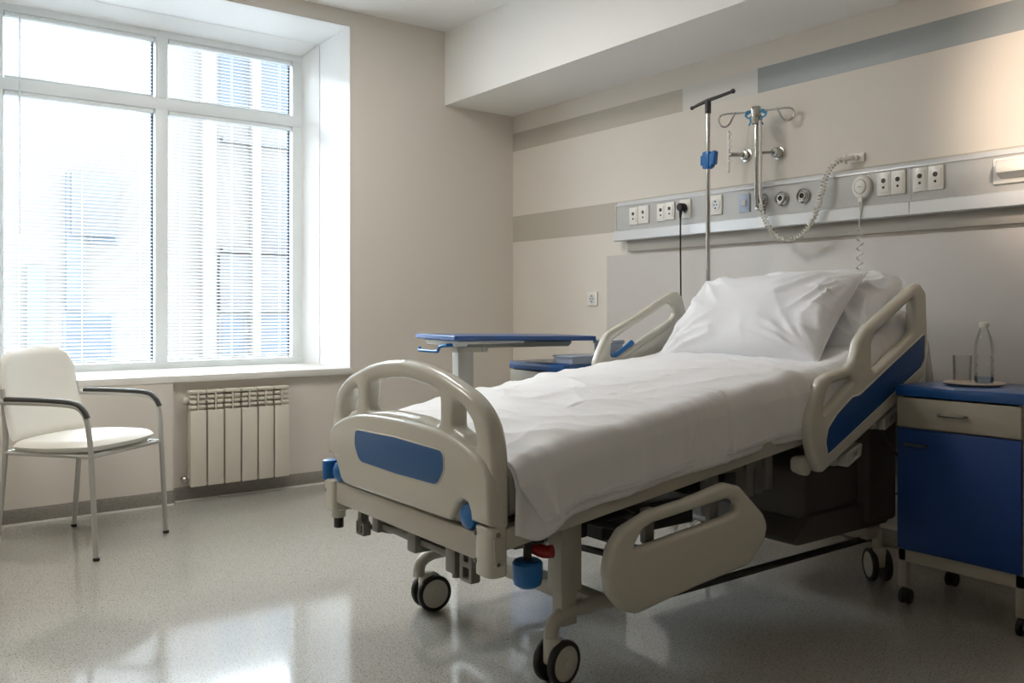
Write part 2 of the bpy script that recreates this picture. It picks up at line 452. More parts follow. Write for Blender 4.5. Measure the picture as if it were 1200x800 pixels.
# ------------------------------------------------------------------ radiator
rad = thing('radiator', 'cream six-section panel radiator mounted on the wall under the window', 'radiator', (.065, -2.0, .09))
P = .0965; y0 = -2.287
for i in range(6):
    ya = y0 + i * P; b = MB()
    b.box(.088, .098, ya + .004, ya + P - .004, .092, .512, .003)                 # front plate
    b.box(.03, .086, ya + .044, ya + .053, .10, .60, .002)                         # web
    b.box(.055, .062, ya + .006, ya + P - .006, .10, .60, .002)
    b.box(.028, .036, ya + .006, ya + P - .006, .10, .6, .002)
    b.box(.086, .096, ya + .044, ya + .052, .50, .606, .002)                       # upper fin
    for z in (.520, .548, .576):                                                    # horizontal vent fins with soft lower lips
        for (p, q) in ((ya + .005, ya + .043), (ya + .053, ya + .092)):
            b.box(.050, .091, p, q, z, z + .019, .006, 3)
    b.box(.03, .097, ya + .002, ya + P - .003, .604, .622, .007)                    # top cap
    b.cyl((.05, ya, .565), (.05, ya + P, .565), .018, 14); b.cyl((.05, ya, .13), (.05, ya + P, .13), .018, 14)
    obj('radiator_section', b, M['radiator'], rad)
b = MB(); b.cyl((.05, y0 - .022, .565), (.05, y0, .565), .020, 14, .004); obj('end_plug', b, M['radiator'], rad)
b = MB(); b.cyl((.05, y0 - .026, .13), (.05, y0, .13), .019, 14, .004); b.cyl((.012, y0 - .016, .13), (.05, y0 - .016, .13), .011, 12); obj('valve', b, M['steel'], rad)
b = MB(); b.cyl((.05, y0 + 6 * P, .13), (.05, y0 + 6 * P + .012, .13), .015, 14, .003); obj('end_plug', b, M['radiator'], rad)
for y in (-2.15, -1.85):
    b = MB(); b.box(.002, .04, y - .012, y + .012, .55, .6, .002); obj('wall_bracket', b, M['mid_grey'], rad)

# ------------------------------------------------------------------ chair
ch = thing('armchair', 'cream padded armchair with silver legs standing under the window', 'chair', (.603, -2.911, 0), R(39.5))
for sy, nm in ((1, 'l'), (-1, 'r')):
    b = MB()
    path = [(.262, sy * .238, .008), (.236, sy * .238, .44), (.228, sy * .242, .54), (.218, sy * .243, .598), (.19, sy * .243, .640), (.14, sy * .243, .658), (0, sy * .243, .664), (-.20, sy * .243, .664), (-.225, sy * .238, .664)]
    b.tube(spline(path, 6), .0115, 12); obj('leg', b, M['alu'], ch, keep=True)
    b = MB(); b.tube(spline([(-.255, sy * .236, .008), (-.215, sy * .228, .44), (-.222, sy * .226, .60), (-.236, sy * .222, .72)], 6), .0115, 12); obj('leg', b, M['alu'], ch, keep=True)
    b = MB(); ar = []
    for p in spline(path[3:8], 8):
        ar.append(p + Vector((0, 0, .008)) if p.z > .63 else p + Vector((.005, 0, .004)))
    b.tube([q + Vector((0, 0, .004)) for q in ar], .0125, 12)
    o = obj('arm_pad', b, M['arm_black'], ch, keep=True, label='charcoal arm pad')
for (x, y) in ((.262, .238), (.262, -.238), (-.255, .236), (-.255, -.236)):
    b = MB(); b.cyl((x, y, 0), (x, y, .014), .014, 14, .003); obj('foot_glide', b, M['black'], ch, keep=True)
# seat cushion
def cushion(hx, hy, T, n=26, pw=3.2, crown=.012):
    rows = []
    top, bot = [], []
    for i in range(n + 1):
        rt, rb = [], []
        for j in range(n + 1):
            u, v = -1 + 2 * i / n, -1 + 2 * j / n
            # squircle mapping
            x = u * math.sqrt(max(0, 1 - .30 * v * v)); y = v * math.sqrt(max(0, 1 - .30 * u * u))
            e = max(0, (1 - abs(u) ** 9)) ** .5 * max(0, (1 - abs(v) ** 9)) ** .5
            rt.append(Vector((x * hx, y * hy, T / 2 * e + crown * (1 - u * u) * (1 - v * v))))
            rb.append(Vector((x * hx, y * hy, -T / 2 * e)))
        top.append(rt); bot.append(rb)
    return top, bot
top, bot = cushion(.243, .256, .058)
b = MB(); b.grid(top); b.grid(bot)
bmesh.ops.remove_doubles(b.bm, verts=b.bm.verts, dist=1e-5)
b.xform(Matrix.Translation((.012, 0, .472)) @ Matrix.Rotation(R(-2), 4, 'Y'))
obj('seat', b, M['leather'], ch, keep=True, angle=60)
b = MB(); b.tube([(.23, -.235, .44), (.23, .235, .44)], .009); b.tube([(-.215, -.23, .44), (-.215, .23, .44)], .009)
for sy in (-1, 1): b.tube([(.235, sy * .234, .44), (-.215, sy * .23, .44)], .009)
b.box(-.2, .2, -.2, .2, .438, .448, .003)
obj('seat_frame', b, M['alu'], ch, keep=True)
# curved backrest
rows_f, rows_b = [], []
n = 24
for i in range(n + 1):
    w = -1 + 2 * i / n
    rf, rb = [], []
    for j in range(n + 1):
        v = -1 + 2 * j / n
        zz = .490 + .405 * (w + 1) / 2
        hw = .240 - .018 * ((w + 1) / 2) - .014 * max(0, w) ** 4
        y = v * hw * (1 - .06 * abs(w) ** 8)
        if w > .5: zz -= .05 * ((w - .5) / .5) * abs(v) ** 7
        x0 = -.235 - .075 * (w + 1) / 2 - .045 * (1 - v * v) + .012 * w * w
        e = (1 - abs(v) ** 8) ** .5 * (1 - abs(w) ** 8) ** .5
        rf.append(Vector((x0 + .022 * e, y, zz))); rb.append(Vector((x0 - .022 * e, y, zz)))
    rows_f.append(rf); rows_b.append(rb)
b = MB(); b.grid(rows_f); b.grid(rows_b); bmesh.ops.remove_doubles(b.bm, verts=b.bm.verts, dist=1e-5)
b.xform(Matrix.Translation((.045, 0, 0)))
obj('backrest', b, M['leather'], ch, keep=True, angle=60)

# ------------------------------------------------------------------ hospital bed
bed = thing('hospital_bed', 'adjustable hospital bed with cream plastic side rails and blue inserts', 'bed', (2.73, -1.4, 0))
XN, XF = 3.20, 2.26                    # outer faces of the long rails
def deck(y): return .457 + (y + 2.4) * .1226      # underside of the tilted long rail
b = MB()
for (x0, x1) in ((XN - .05, XN), (XF, XF + .05)):
    A = [(-2.40, deck(-2.40)), (-.42, deck(-.42)), (-.42, deck(-.42) + .055), (-2.40, deck(-2.4) + .055)]
    b.plate(A, [], 'x', (x0 + x1) / 2, x1 - x0, .004)
for y in (-2.0, -1.5, -1.0, -.5): b.box(XF + .05, XN - .05, y - .02, y + .02, deck(y) + .005, deck(y) + .045, .004)
b.box(XF + .0, XN, -2.437, -2.40, .418, .492, .006)
obj('frame', b, M['beige_metal'], bed)
# mattress deck plates
b = MB()
A = [(-2.38, deck(-2.38) + .052), (-.95, deck(-.95) + .052), (-.36, deck(-.95) + .052 + .22), (-.36, deck(-.95) + .07 + .22), (-.95, deck(-.95) + .066), (-2.38, deck(-2.38) + .066)]
b.plate(A, [], 'x', (XN + XF) / 2, .86, .003)
obj('mattress_deck', b, M['mid_grey'], bed)
# foot posts
for x in (3.157, 2.235):
    b = MB(); near = x > 3
    if near:
        b.plate(fillet([(x - .042, -2.45), (x + .040, -2.45), (x + .040, -2.385), (x - .042, -2.385)], .03), [], 'z', .453, .13, .006)
        for (dx, z) in ((-.03, .50), (-.03, .425), (.032, .497), (.032, .42)):
            pass
    else:
        b.plate(fillet([(x - .04, -2.45), (x + .04, -2.45), (x + .04, -2.37), (x - .04, -2.37)], .02), [], 'z', .442, .105, .006)
        b.cyl((x, -2.41, .36), (x, -2.41, .4), .024, 18, .004)
    post = obj('corner_post', b, M['cream'], bed)
    if not near:
        b = MB(); b.cyl((x, -2.41, .325), (x, -2.41, .365), .017, 18, .003); obj('pole_socket', b, M['dark'], post, label='dark pole socket')
    spots = [((x - .028, -2.446, .497), (0, -1)), ((x - .028, -2.446, .425), (0, -1)), ((x + .037, -2.425, .500), (1, 0)), ((x + .037, -2.425, .425), (1, 0))] if near else [((x - .02, -2.446, .455), (0, -1))]
    for (p, d) in spots:
        s_ = MB(); s_.cyl(p, (p[0] + d[0] * .006, p[1] + d[1] * .006, p[2]), .007, 10, .002); obj('screw', s_, M['mid_grey'], post)
# footboard: one moulded shell (arch, struts, panel)
CX = 2.722
half = [(0, .925), (.11, .917), (.21, .899), (.29, .876), (.365, .850), (.417, .818), (.450, .780), (.468, .735), (.475, .69)]
arch = [(x, z) for x, z in [(p.x, p.y) for p in spline([Vector(q) for q in half], 6)]]
right = [(CX + x, z) for x, z in arch]
tail = [(CX + .477, .62), (CX + .477, .518)]
notch = [(CX + .392, .520), (CX + .388, .548), (CX + .376, .566), (CX + .352, .570), (CX + .332, .555), (CX + .300, .510), (CX + .285, .500)]
rhs = right + tail + notch
ltail = [(CX - .285, .500), (CX - .352, .500), (CX - .378, .512), (CX - .402, .550), (CX - .425, .582), (CX - .476, .588), (CX - .477, .63)]
lhs = ltail + [(2 * CX - x, z) for x, z in reversed(right)]
outline = rhs + lhs[:-1]
topin = [(0, .872), (.09, .867), (.16, .857)]
mid = [(CX - .215, .76), (CX + .215, .76)]
hole_c = fillet([(CX - .215, .752), (CX - .1, .766), (CX + .1, .766), (CX + .215, .752), (CX + .215, .842), (CX + .15, .859), (CX, .872), (CX - .15, .859), (CX - .215, .842)], [.02, .08, .08, .02, .03, .05, .1, .05, .03], 5)
hr = [(CX + .288, .757), (CX + .288, .828), (CX + .335, .812), (CX + .375, .780), (CX + .393, .74), (CX + .390, .706), (CX + .338, .742)]
hole_r = fillet(hr, [.012, .014, .03, .03, .03, .012, .04], 5)
hole_l = [(2 * CX - x, z) for x, z in hole_r]
b = MB(); b.plate(outline, [hole_c, hole_r, hole_l], 'y', -2.415, .056, .019, 4)
# raised front shell of the panel below the arch
pt = [(0, .752), (.12, .750), (.24, .742), (.34, .724), (.41, .700), (.452, .674), (.474, .64)]
sp = [(p.x, p.y) for p in spline([Vector(q) for q in pt], 5)]
r_ = [(CX + x, z) for x, z in sp] + [(CX + .477, .60), (CX + .477, .524), (CX + .394, .524), (CX + .390, .548), (CX + .378, .568), (CX + .352, .574), (CX + .330, .558), (CX + .298, .514), (CX + .287, .505)]
pan = r_ + [(x, z) for x, z in ltail[:-1]] + [(2 * CX - x, z) for x, z in reversed([(CX + x, z) for x, z in sp])][:-1]
b.plate(pan, [], 'y', -2.433, .048, .014, 4)
fb = obj('footboard', b, M['cream'], bed, angle=50)
b = MB()
ins = fillet([(CX - .265, .690), (CX, .696), (CX + .265, .690), (CX + .27, .64), (CX + .235, .592), (CX, .588), (CX - .235, .592), (CX - .27, .64)], [.035, .0, .035, .05, .05, 0, .05, .05], 6)
b.plate(ins, [], 'y', -2.457, .006, .002); obj('inset_panel', b, M['inset_blue'], fb, label='blue inset panel')
b = MB()
ring = [Vector((x, -2.4575, z)) for x, z in ins]; b.tube(ring, .0026, 8, closed=True); obj('inset_border', b, M['cream'], fb)
# blue release knobs in the notches and the corner rollers
for x in (CX + .357, CX - .428):
    b = MB(); b.lathe([(.001, -2.452), (.022, -2.450), (.032, -2.442), (.034, -2.43), (.034, -2.405), (.001, -2.405)], (x, 0, .527), 'y', 28)
    kn = obj('release_knob', b, M['blue_plastic'], bed, label='blue release knob')
    b = MB(); b.box(x - .05, x + .045, -2.404, -2.392, .485, .59, .004); obj('notch_shade_block', b, M['dark'], kn, label='dark block for the shade in the notch behind the knob')  # dark block stands in for the shade inside the notch
b = MB(); b.cyl((CX - .515, -2.43, .488), (CX - .515, -2.43, .556), .026, 22, .006); obj('corner_roller', b, M['blue_plastic'], bed, label='blue corner roller')
b = MB(); b.lathe([(.001, .318), (.025, .319), (.038, .328), (.042, .345), (.042, .385), (.036, .392), (.001, .393)], (3.118, -2.27, 0))
obj('corner_roller', b, M['blue_plastic'], bed, label='blue corner roller')
b = MB(); b.cyl((3.118, -2.27, .39), (3.118, -2.27, .46), .012); b.box(3.03, 3.17, -2.29, -2.25, .445, .47, .004); obj('roller_bracket', b, M['dark'], bed)
b = MB(); b.tube(spline([(3.06, -2.28, .445), (3.10, -2.255, .43), (3.14, -2.235, .415), (3.165, -2.22, .418)], 5), [.014] * 7 + [.018] * 9, 12); obj('release_lever', b, M['red'], bed, label='red release lever')
# under the foot beam: black rails, hooks, cable
b = MB()
b.box(2.42, 2.98, -2.37, -2.35, .358, .378, .004); b.box(2.42, 2.98, -2.345, -2.33, .345, .365, .004)
b.box(2.43, 2.47, -2.385, -2.32, .348, .42, .004); b.box(2.66, 2.71, -2.385, -2.32, .335, .42, .004); b.box(2.88, 2.93, -2.385, -2.32, .325, .42, .004); b.cyl((2.90, -2.36, .308), (2.90, -2.36, .34), .012, 12)
obj('foot_rail', b, M['mid_grey'], bed)
def hook(x, y, z):
    b = MB(); b.plate(fillet([(x - .028, z), (x + .028, z), (x + .028, z + .045), (x + .012, z + .05), (x + .012, z + .1), (x - .012, z + .1), (x - .012, z + .05), (x - .028, z + .045)], .006, 3),
                      [fillet([(x - .017, z + .011), (x - .004, z + .011), (x - .004, z + .034), (x - .017, z + .034)], .003, 2), fillet([(x + .006, z + .011), (x + .018, z + .011), (x + .018, z + .034), (x + .006, z + .034)], .003, 2)], 'y', y, .03, .003)
    return b
obj('accessory_bracket', hook(2.34, -2.37, .315), M['mid_grey'], bed)
b = MB(); b.plate(fillet([(2.985, .33), (3.045, .33), (3.045, .43), (2.985, .43)], .008, 3), [fillet([(3.002, .34), (3.03, .34), (3.03, .37), (3.002, .37)], .004, 3), fillet([(3.005, .385), (3.028, .385), (3.028, .405), (3.005, .405)], .004, 3)], 'y', -2.39, .03, .003)
obj('accessory_bracket', b, M['mid_grey'], bed)
b = MB(); b.tube(spline([(2.345, -2.36, .345), (2.42, -2.32, .335), (2.50, -2.28, .345), (2.56, -2.25, .375)], 6), .008, 8); obj('cable', b, M['dark'], bed)
# side rail shells ------------------------------------------------------------
SX = 3.234
h_out = [(-1.128, .813), (-1.171, .735), (-1.187, .678), (-1.176, .62), (-1.157, .566), (-1.128, .522), (-1.10, .518), (-.648, .717), (-.431, .816), (-.418, .978), (-.428, 1.14),
         (-.472, 1.174), (-.522, 1.162), (-.832, 1.012), (-.885, .966), (-.914, .893), (-.954, .872), (-1.07, .852), (-1.108, .838)]
h_out = fillet(h_out, [.03, .1, .1, .1, .05, .02, .02, 0, .04, .1, .03, .02, .02, .05, .06, .03, .04, .05, .03], 4)
h_hole = fillet([(-.518, 1.118), (-.545, 1.105), (-.785, .984), (-.806, .952), (-.806, .862), (-.788, .853), (-.735, .874), (-.518, .985)], [.03, .02, .03, .03, .02, .02, .03, .04], 4)
h_small = fillet([(-1.076, .80), (-1.05, .818), (-.938, .835), (-.925, .822), (-.975, .790), (-1.088, .722), (-1.100, .716), (-1.098, .75)], [.02, .02, .012, .01, .03, .012, .006, .03], 4)
h_blue = fillet([(-1.085, .577), (-1.098, .624), (-1.083, .67), (-1.033, .713), (-.975, .747), (-.936, .768), (-.893, .772), (-.68, .874), (-.447, .984), (-.450, .881), (-.482, .848)], [.01, .04, .03, .03, .03, .02, .02, 0, .012, .04, .04], 4)
b = MB(); b.plate(h_out, [h_hole, h_small], 'x', SX, .042, .016, 4)
hr_ = obj('side_rail', b, M['cream'], bed, angle=50)
b = MB(); b.plate(h_blue, [], 'x', SX + .021, .006, .002); obj('inset_panel', b, M['deep_blue'], hr_, label='deep blue inset panel')
b = MB(); b.tube([Vector((SX + .0225, y, z)) for y, z in h_blue], .0036, 8, closed=True); obj('inset_border', b, M['cream'], hr_)
# brackets and pivots of the head rail
b = MB()
b.box(3.17, 3.222, -1.185, -1.11, .515, .575, .02, 4); b.cyl((3.185, -1.15, .532), (3.225, -1.15, .532), .024, 20, .008)
obj('rail_pivot', b, M['cream'], bed)
for (y, z) in ((-.90, .545), (-.66, .655)):
    b = MB()
    b.plate(fillet([(y - .05, z - .03), (y + .04, z + .005), (y + .05, z + .055), (y - .05, z + .02)], .01, 3), [fillet([(y - .012, z - .003), (y + .02, z + .01), (y + .024, z + .03), (y - .010, z + .018)], .004, 3)], 'x', 3.215, .06, .005)
    b.cyl((3.15, y - .08, z - .005), (3.22, y - .08, z - .005), .018, 14, .004)
    obj('rail_bracket', b, M['alu'], bed)
# lowered foot side rail
f_out = fillet([(-2.04, .468), (-1.93, .502), (-1.785, .514), (-1.60, .543), (-1.535, .525), (-1.42, .425), (-1.398, .386), (-1.413, .336), (-1.495, .270), (-1.727, .25), (-1.983, .219), (-2.04, .240), (-2.088, .294), (-2.1, .363), (-2.082, .425)], [.04, .06, .2, .04, .04, .04, .04, .04, .04, .2, .04, .03, .05, .06, .05], 5)
f_hole = fillet([(-2.002, .402), (-1.962, .452), (-1.92, .466), (-1.59, .494), (-1.545, .478), (-1.556, .448), (-1.60, .438)], [.012, .03, .03, .02, .02, .016, .03], 5)
b = MB(); b.plate(f_out, [f_hole], 'x', SX, .040, .017, 5)
obj('side_rail', b, M['cream'], bed, angle=50)
for y in (-1.9, -1.62):
    b = MB(); b.box(3.195, 3.217, y - .02, y + .02, .40, .50, .004); obj('rail_hinge', b, M['mid_grey'], bed)
# far side rail
FXR = 2.222
g_out = fillet([(-1.226, .60), (-1.226, .85), (-1.206, .893), (-1.184, .931), (-1.158, .972), (-.976, 1.05), (-.761, 1.15), (-.724, 1.155), (-.690, 1.135), (-.653, 1.034), (-.66, .82), (-.70, .74)], [.02, .05, .05, .05, .04, 0, .03, .03, .03, .04, .05, .05], 4)
g_hole = fillet([(-1.138, .868), (-1.135, .92), (-1.121, .943), (-.776, 1.104), (-.739, 1.088), (-.735, 1.05), (-.761, 1.025), (-.99, .922), (-1.098, .866)], [.02, .02, .02, .02, .02, .02, .02, 0, .02], 4)
b = MB(); b.plate(g_out, [g_hole], 'x', FXR, .042, .016, 4)
fr_ = obj('side_rail', b, M['cream'], bed, angle=50)
b = MB(); b.plate([(-1.12, .80), (-1.13, .853), (-1.085, .853), (-.70, 1.028), (-.672, 1.005), (-.672, .83)], [], 'x', FXR + .022, .008, .003); obj('inner_liner', b, M['cream'], fr_)
b = MB(); b.tube(spline([(FXR, -1.128, .872), (FXR, -1.085, .878), (FXR, -1.04, .900), (FXR, -.995, .928)], 5), .012, 12)
obj('hand_grip', b, M['blue_plastic'], fr_, label='blue hand grip')
# headboard
hb = fillet([(2.26, .62), (3.21, .62), (3.235, .80), (3.215, .95), (3.13, 1.06), (2.33, 1.06), (2.245, .95), (2.225, .80)], [.02, .02, .06, .08, .08, .08, .08, .06], 6)
b = MB(); b.plate(hb, [fillet([(2.5, .96), (2.96, .96), (2.96, 1.01), (2.5, 1.01)], .024)], 'y', -.352, .05, .02, 4)
obj('headboard', b, M['cream'], bed)
b = MB()
for x in (2.36, 3.10):
    b = MB(); b.box(x - .02, x + .02, -.40, -.33, .40, .66, .005); obj('headboard_mount', b, M['beige_metal'], bed)
# mattress
MT = [(-2.40, .655), (-2.33, .685), (-2.2, .712), (-2.0, .742), (-1.8, .772), (-1.65, .795), (-1.45, .818), (-1.2, .842), (-.95, .862), (-.86, .885), (-.40, 1.065), (-.37, 1.05)]
def mz(y): return smooth_curve(MT, y, .07)
rows = []
NY = 60
for i in range(NY + 1):
    y = -2.375 + (2.375 - .40) * i / NY
    zt = mz(y) - .006; zb = max(deck(min(y, -.95)) + .066 + (max(0, y + .95) * .37), zt - .2)
    xa, xb = XF + .02, XN - .02; r = .045
    sec = []
    for (cx, cz, a0) in ((xb - r, zt - r, 0), (xa + r, zt - r, 90), (xa + r, zb + r * .6, 180), (xb - r, zb + r * .6, 270)):
        for k in range(6):
            a = R(a0 + 90 * k / 5); sec.append(Vector((cx + r * math.cos(a), y, cz + r * (1 if a0 < 180 else .6) * math.sin(a))))
    rows.append(sec)
b = MB(); b.grid(rows, close_u=True)
b.bm.verts.ensure_lookup_table()
n = len(rows[0]); b.bm.faces.new([b.bm.verts[k] for k in range(n)]); b.bm.faces.new([b.bm.verts[NY * n + k] for k in range(n)])
obj('mattress', b, M['mattress'], bed)
# columns, base, casters
for x in (3.054, 2.395):
    yo = 0 if x > 3 else .42
    b = MB(); b.box(x - .032, x + .032, -2.123 + yo, -2.045 + yo, .262, .46, .004); lc = obj('lift_column', b, M['beige_metal'], bed)
    b = MB(); b.box(x - .022, x + .022, -2.113 + yo, -2.055 + yo, .16, .265, .003); b.box(x - .004, x + .004, -2.056 + yo, -2.02 + yo, .2, .225, .002)
    obj('column_foot', b, M['beige_metal'], lc)
for (x, y, z) in ((2.93, -2.16, .37),):
    b = MB(); b.box(x - .028, x + .028, y - .035, y + .035, z, z + .10, .004); obj('link_arm', b, M['mid_grey'], bed)
CAST = [(3.062, -2.12, 8), (2.318, -2.09, -6), (3.092, -.50, 53), (2.318, -.50, 20)]
b = MB()
for x in (3.062, 2.318):
    y = -2.14
    b.tube(spline([(x, y, .128), (x, y, .152), (x, y + .012, .178), (x, y + .05, .196), (x, y + .12, .199), (x, -1.9, .199)], 6), .021, 16)
    b.tube([(x, -1.92, .195), (x, -1.80, .192)], [.021, .021], 16); b.box(x - .024, x + .024, -1.82, -1.70, .168, .220, .006)
b.box(2.318, 3.062, -1.99, -1.93, .172, .222, .006)
obj('base_frame', b, M['beige_metal'], bed)
b = MB(); b.box(2.31, 3.10, -.58, -.49, .172, .222, .006)
for x in (3.092, 2.318): b.cyl((x, -.50, .128), (x, -.50, .2), .02)
obj('head_crossbar', b, M['beige_metal'], bed)
for x in (3.062, 2.318):
    b = MB(); b.tube([(x, -1.72, .165), (x, -.50, .165)], .013, 12); obj('base_bar', b, M['dark'], bed, label='dark base bar')
b = MB(); b.tube([(2.34, -1.72, .225), (3.05, -1.60, .225)], .012, 10); b.tube([(2.34, -1.45, .20), (3.05, -1.45, .20)], .014, 10)
b.box(2.55, 2.85, -1.75, -1.30, .30, .40, .01); b.cyl((2.7, -1.3, .36), (2.7, -.7, .45), .028, 16); b.cyl((2.6, -2.0, .40), (2.6, -1.5, .36), .02, 14)
b.box(2.5, 2.95, -2.02, -1.9, .36, .43, .008)
obj('lift_motor', b, M['dark'], bed)
b = MB()
for y in (-1.52, -1.34, -1.24):
    b.box(3.10, 3.135, y - .02, y + .02, deck(y) - .14, deck(y) + .005, .004)
    b.box(3.085, 3.10, y - .016, y + .016, deck(y) - .16, deck(y) - .02, .003)
b.box(2.95, 3.12, -1.54, -1.22, deck(-1.4) - .045, deck(-1.4) - .01, .004)
obj('deck_bracket', b, M['mid_grey'], bed)
b = MB(); b.tube(spline([(3.0, -1.95, .43), (3.03, -1.88, .41), (3.05, -1.8, .40), (3.03, -1.72, .43), (3.05, -1.62, .42), (3.04, -1.5, .44)], 5), .011, 8)
b.tube(spline([(2.95, -1.9, .41), (3.0, -1.8, .43), (2.96, -1.7, .40), (3.0, -1.55, .42)], 5), .014, 8)
obj('cable_loom', b, M['black'], bed)
b = MB()
b.box(2.40, 3.08, -.98, -.44, .30, .50, .03, 3); b.box(2.40, 3.13, -.62, -.42, .24, .66, .02, 3)  # dark cover enlarged to stand for the shade under the bed head
A = [(-1.08, .225), (-.44, .225), (-.44, .32), (-.95, .32)]
b.plate(fillet(A, .02), [], 'x', 2.745, .72, .006)
obj('base_cover', b, M['base_grey'], bed)
for (x, y, a) in CAST:
    hx = x; hub = MB()
    yaw = Matrix.Translation((x, y, 0)) @ Matrix.Rotation(R(a), 4, 'Z')
    hub.cyl((0, -.02, .088), (0, -.02, .138), .026, 20, .004); hub.plate(fillet([(-.045, .062), (0.03, .045), (.03, .11), (.005, .135), (-.045, .135)], .012, 3), [], 'x', 0, .03, .006)
    hub.xform(yaw); c = obj('caster', hub, M['cream'], bed)
    for sx in (-1, 1):
        w = MB(); w.lathe([(.044, sx * .016), (.060, sx * .017), (.0635, sx * .021), (.0645, sx * .028), (.0625, sx * .036), (.054, sx * .040), (.050, sx * .039), (.050, sx * .02)], (0, 0, .0645), 'x', 36); w.xform(yaw)
        obj('tyre', w, M['black'], c, label='black rubber tyre')
        w = MB(); w.lathe([(.002, sx * .038), (.012, sx * .039), (.013, sx * .0375), (.045, sx * .0385), (.051, sx * .036), (.051, sx * .018), (.002, sx * .018)], (0, 0, .0645), 'x', 36); w.xform(yaw)
        obj('wheel', w, M['cream'], c)
b = MB(); b.tube(spline([(3.16, -.60, .62), (3.20, -.55, .52), (3.215, -.50, .43), (3.17, -.42, .36), (3.10, -.40, .33)], 6), .004, 8); obj('power_cable', b, M['base_grey'], bed)

# ------------------------------------------------------------------ bed linen
def fbm(p, o=3):
    s = 0; a = 1; f = 1
    for _ in range(o): s += a * noise.noise(p * f); a *= .5; f *= 2.03
    return s
def ridge(p): return 1 - abs(noise.noise(p)) * 2
def wrinkle(x, y, side):
    q = Vector((x * 1.6, y * 1.6, 2.2)); wx = noise.noise(q) * .12; wy = noise.noise(q + Vector((5, 3, 1))) * .12
    x, y = x + wx, y + wy
    mask = .45 + .55 * max(0, min(1, .5 + 1.2 * noise.noise(Vector((x * 2.1, y * 1.7, 7.7)))))
    w = .007 * fbm(Vector((x * 2.6, y * 2.2, 1.7)), 3)
    w += mask * .0125 * max(0, ridge(Vector((x * 1.5 + y * .8, y * 6.0 - x * 1.6, 4.1)))) ** 3
    w += mask * .0090 * max(0, ridge(Vector((x * 5.5 - y * 1.5, y * 3.2 + x * 2.2, 9.3)))) ** 3
    w += mask * .0048 * max(0, ridge(Vector((x * 4.0 + y * 3, y * 13 - x * 3, 13.3)))) ** 2
    return w
def hem_z(y):                                           # lower edge of the top sheet along the near side
    return lerp_curve([(-2.38, .52), (-2.3, .521), (-2.135, .552), (-1.6, .615), (-1.171, .662), (-1.0, .69), (-.9, .71)], y)
def sheet_mesh(inset, hem, yend, foot_shift, drop=0.0, seed=0.0, yfoot=-2.372):
    rows = []; NY, = (260,)
    for i in range(NY + 1):
        t = i / NY; row = []
        yb = yfoot + (yend - yfoot) * t
        zt = mz(yb) + .004 - inset
        xo = XN + .010 - inset; xi = XF - .008 + inset; r = .055
        # section: near hem up, over, far side down
        zh = hem(yb)
        pts = []
        H = max(.02, zt - r - zh)
        for k in range(15):
            f = k / 14; z = zh + H * f
            pts.append(('n', Vector((xo + .004 * (1 - f), yb, z)), 1 - f))
        for k in range(1, 9):
            a = R(90 * k / 8); pts.append(('c', Vector((xo - r + r * math.cos(a), yb, zt - r + r * math.sin(a))), 0))
        for k in range(1, 110):
            f = k / 110; x = (xo - r) + ((xi + r) - (xo - r)) * f
            pts.append(('t', Vector((x, yb, zt + .012 * math.sin(PI * f))), 0))
        for k in range(9):
            a = R(90 + 90 * k / 8); pts.append(('c', Vector((xi + r + r * math.cos(a), yb, zt - r + r * math.sin(a))), 0))
        for k in range(1, 15):
            f = k / 14; pts.append(('f', Vector((xi - .004 * f, yb, zt - r - H * f)), f))
        for kind, p, f in pts:
            q = p.copy(); w = wrinkle(p.x + seed, p.y, kind)
            fade = min(1, t * 14)
            if kind == 't' or kind == 'c': q.z += w * (.35 + .65 * fade) - .0
            if kind == 'n':
                wave = (.012 + .004 * min(seed, 2)) * fbm(Vector((seed, p.y * 5.5, p.z * 4.0))) + .007 * math.sin(p.y * 19 + 2 * math.sin(p.y * 5 + seed))
                q.x += w * .8 + wave * f * .8 + .002
                q.y += foot_shift * f * max(0, 1 - t * 7)
                q.z += .006 * f * noise.noise(Vector((p.y * 4, seed, 0))) - drop * f * math.exp(-((yb + 2.31) / .06) ** 2)
            if kind == 'f':
                q.x -= w * .8 + .006 * f * fbm(Vector((seed + 3, p.y * 5.5, p.z * 2.0))) + (.12 * math.sin(PI * min(1, f * 1.1)) * math.exp(-((yb + 2.33) / .08) ** 2))
            row.append(q)
        rows.append(row)
    return rows
def finish_sheet(o, th):
    md = o.modifiers.new('thickness', 'SOLIDIFY'); md.thickness = th; md.offset = 1
rows = sheet_mesh(0.0, hem_z, -.80, .075)
b = MB(); b.grid(rows)
top_sheet = obj('bed_sheet', b, M['sheet'], None, angle=80); finish_sheet(top_sheet, .0022)
setp(top_sheet, 'white cotton top sheet spread smooth over the hospital bed, hem hanging over the near rail', 'sheet')
b = MB(); b.tube([r[1] + Vector((.0035, 0, .006)) for r in rows[3:]], .0022, 6)
st = obj('hem', b, M['sheet'], top_sheet)
rows = sheet_mesh(.0042, lambda y: hem_z(y) - .022, -.36, .0, drop=.03, seed=5.3, yfoot=-2.378)
b = MB(); b.grid(rows)
o = obj('fitted_sheet', b, M['sheet'], None, angle=80); finish_sheet(o, .0016)
setp(o, 'white under sheet around the mattress, its crumpled corner showing beside the footboard', 'sheet')

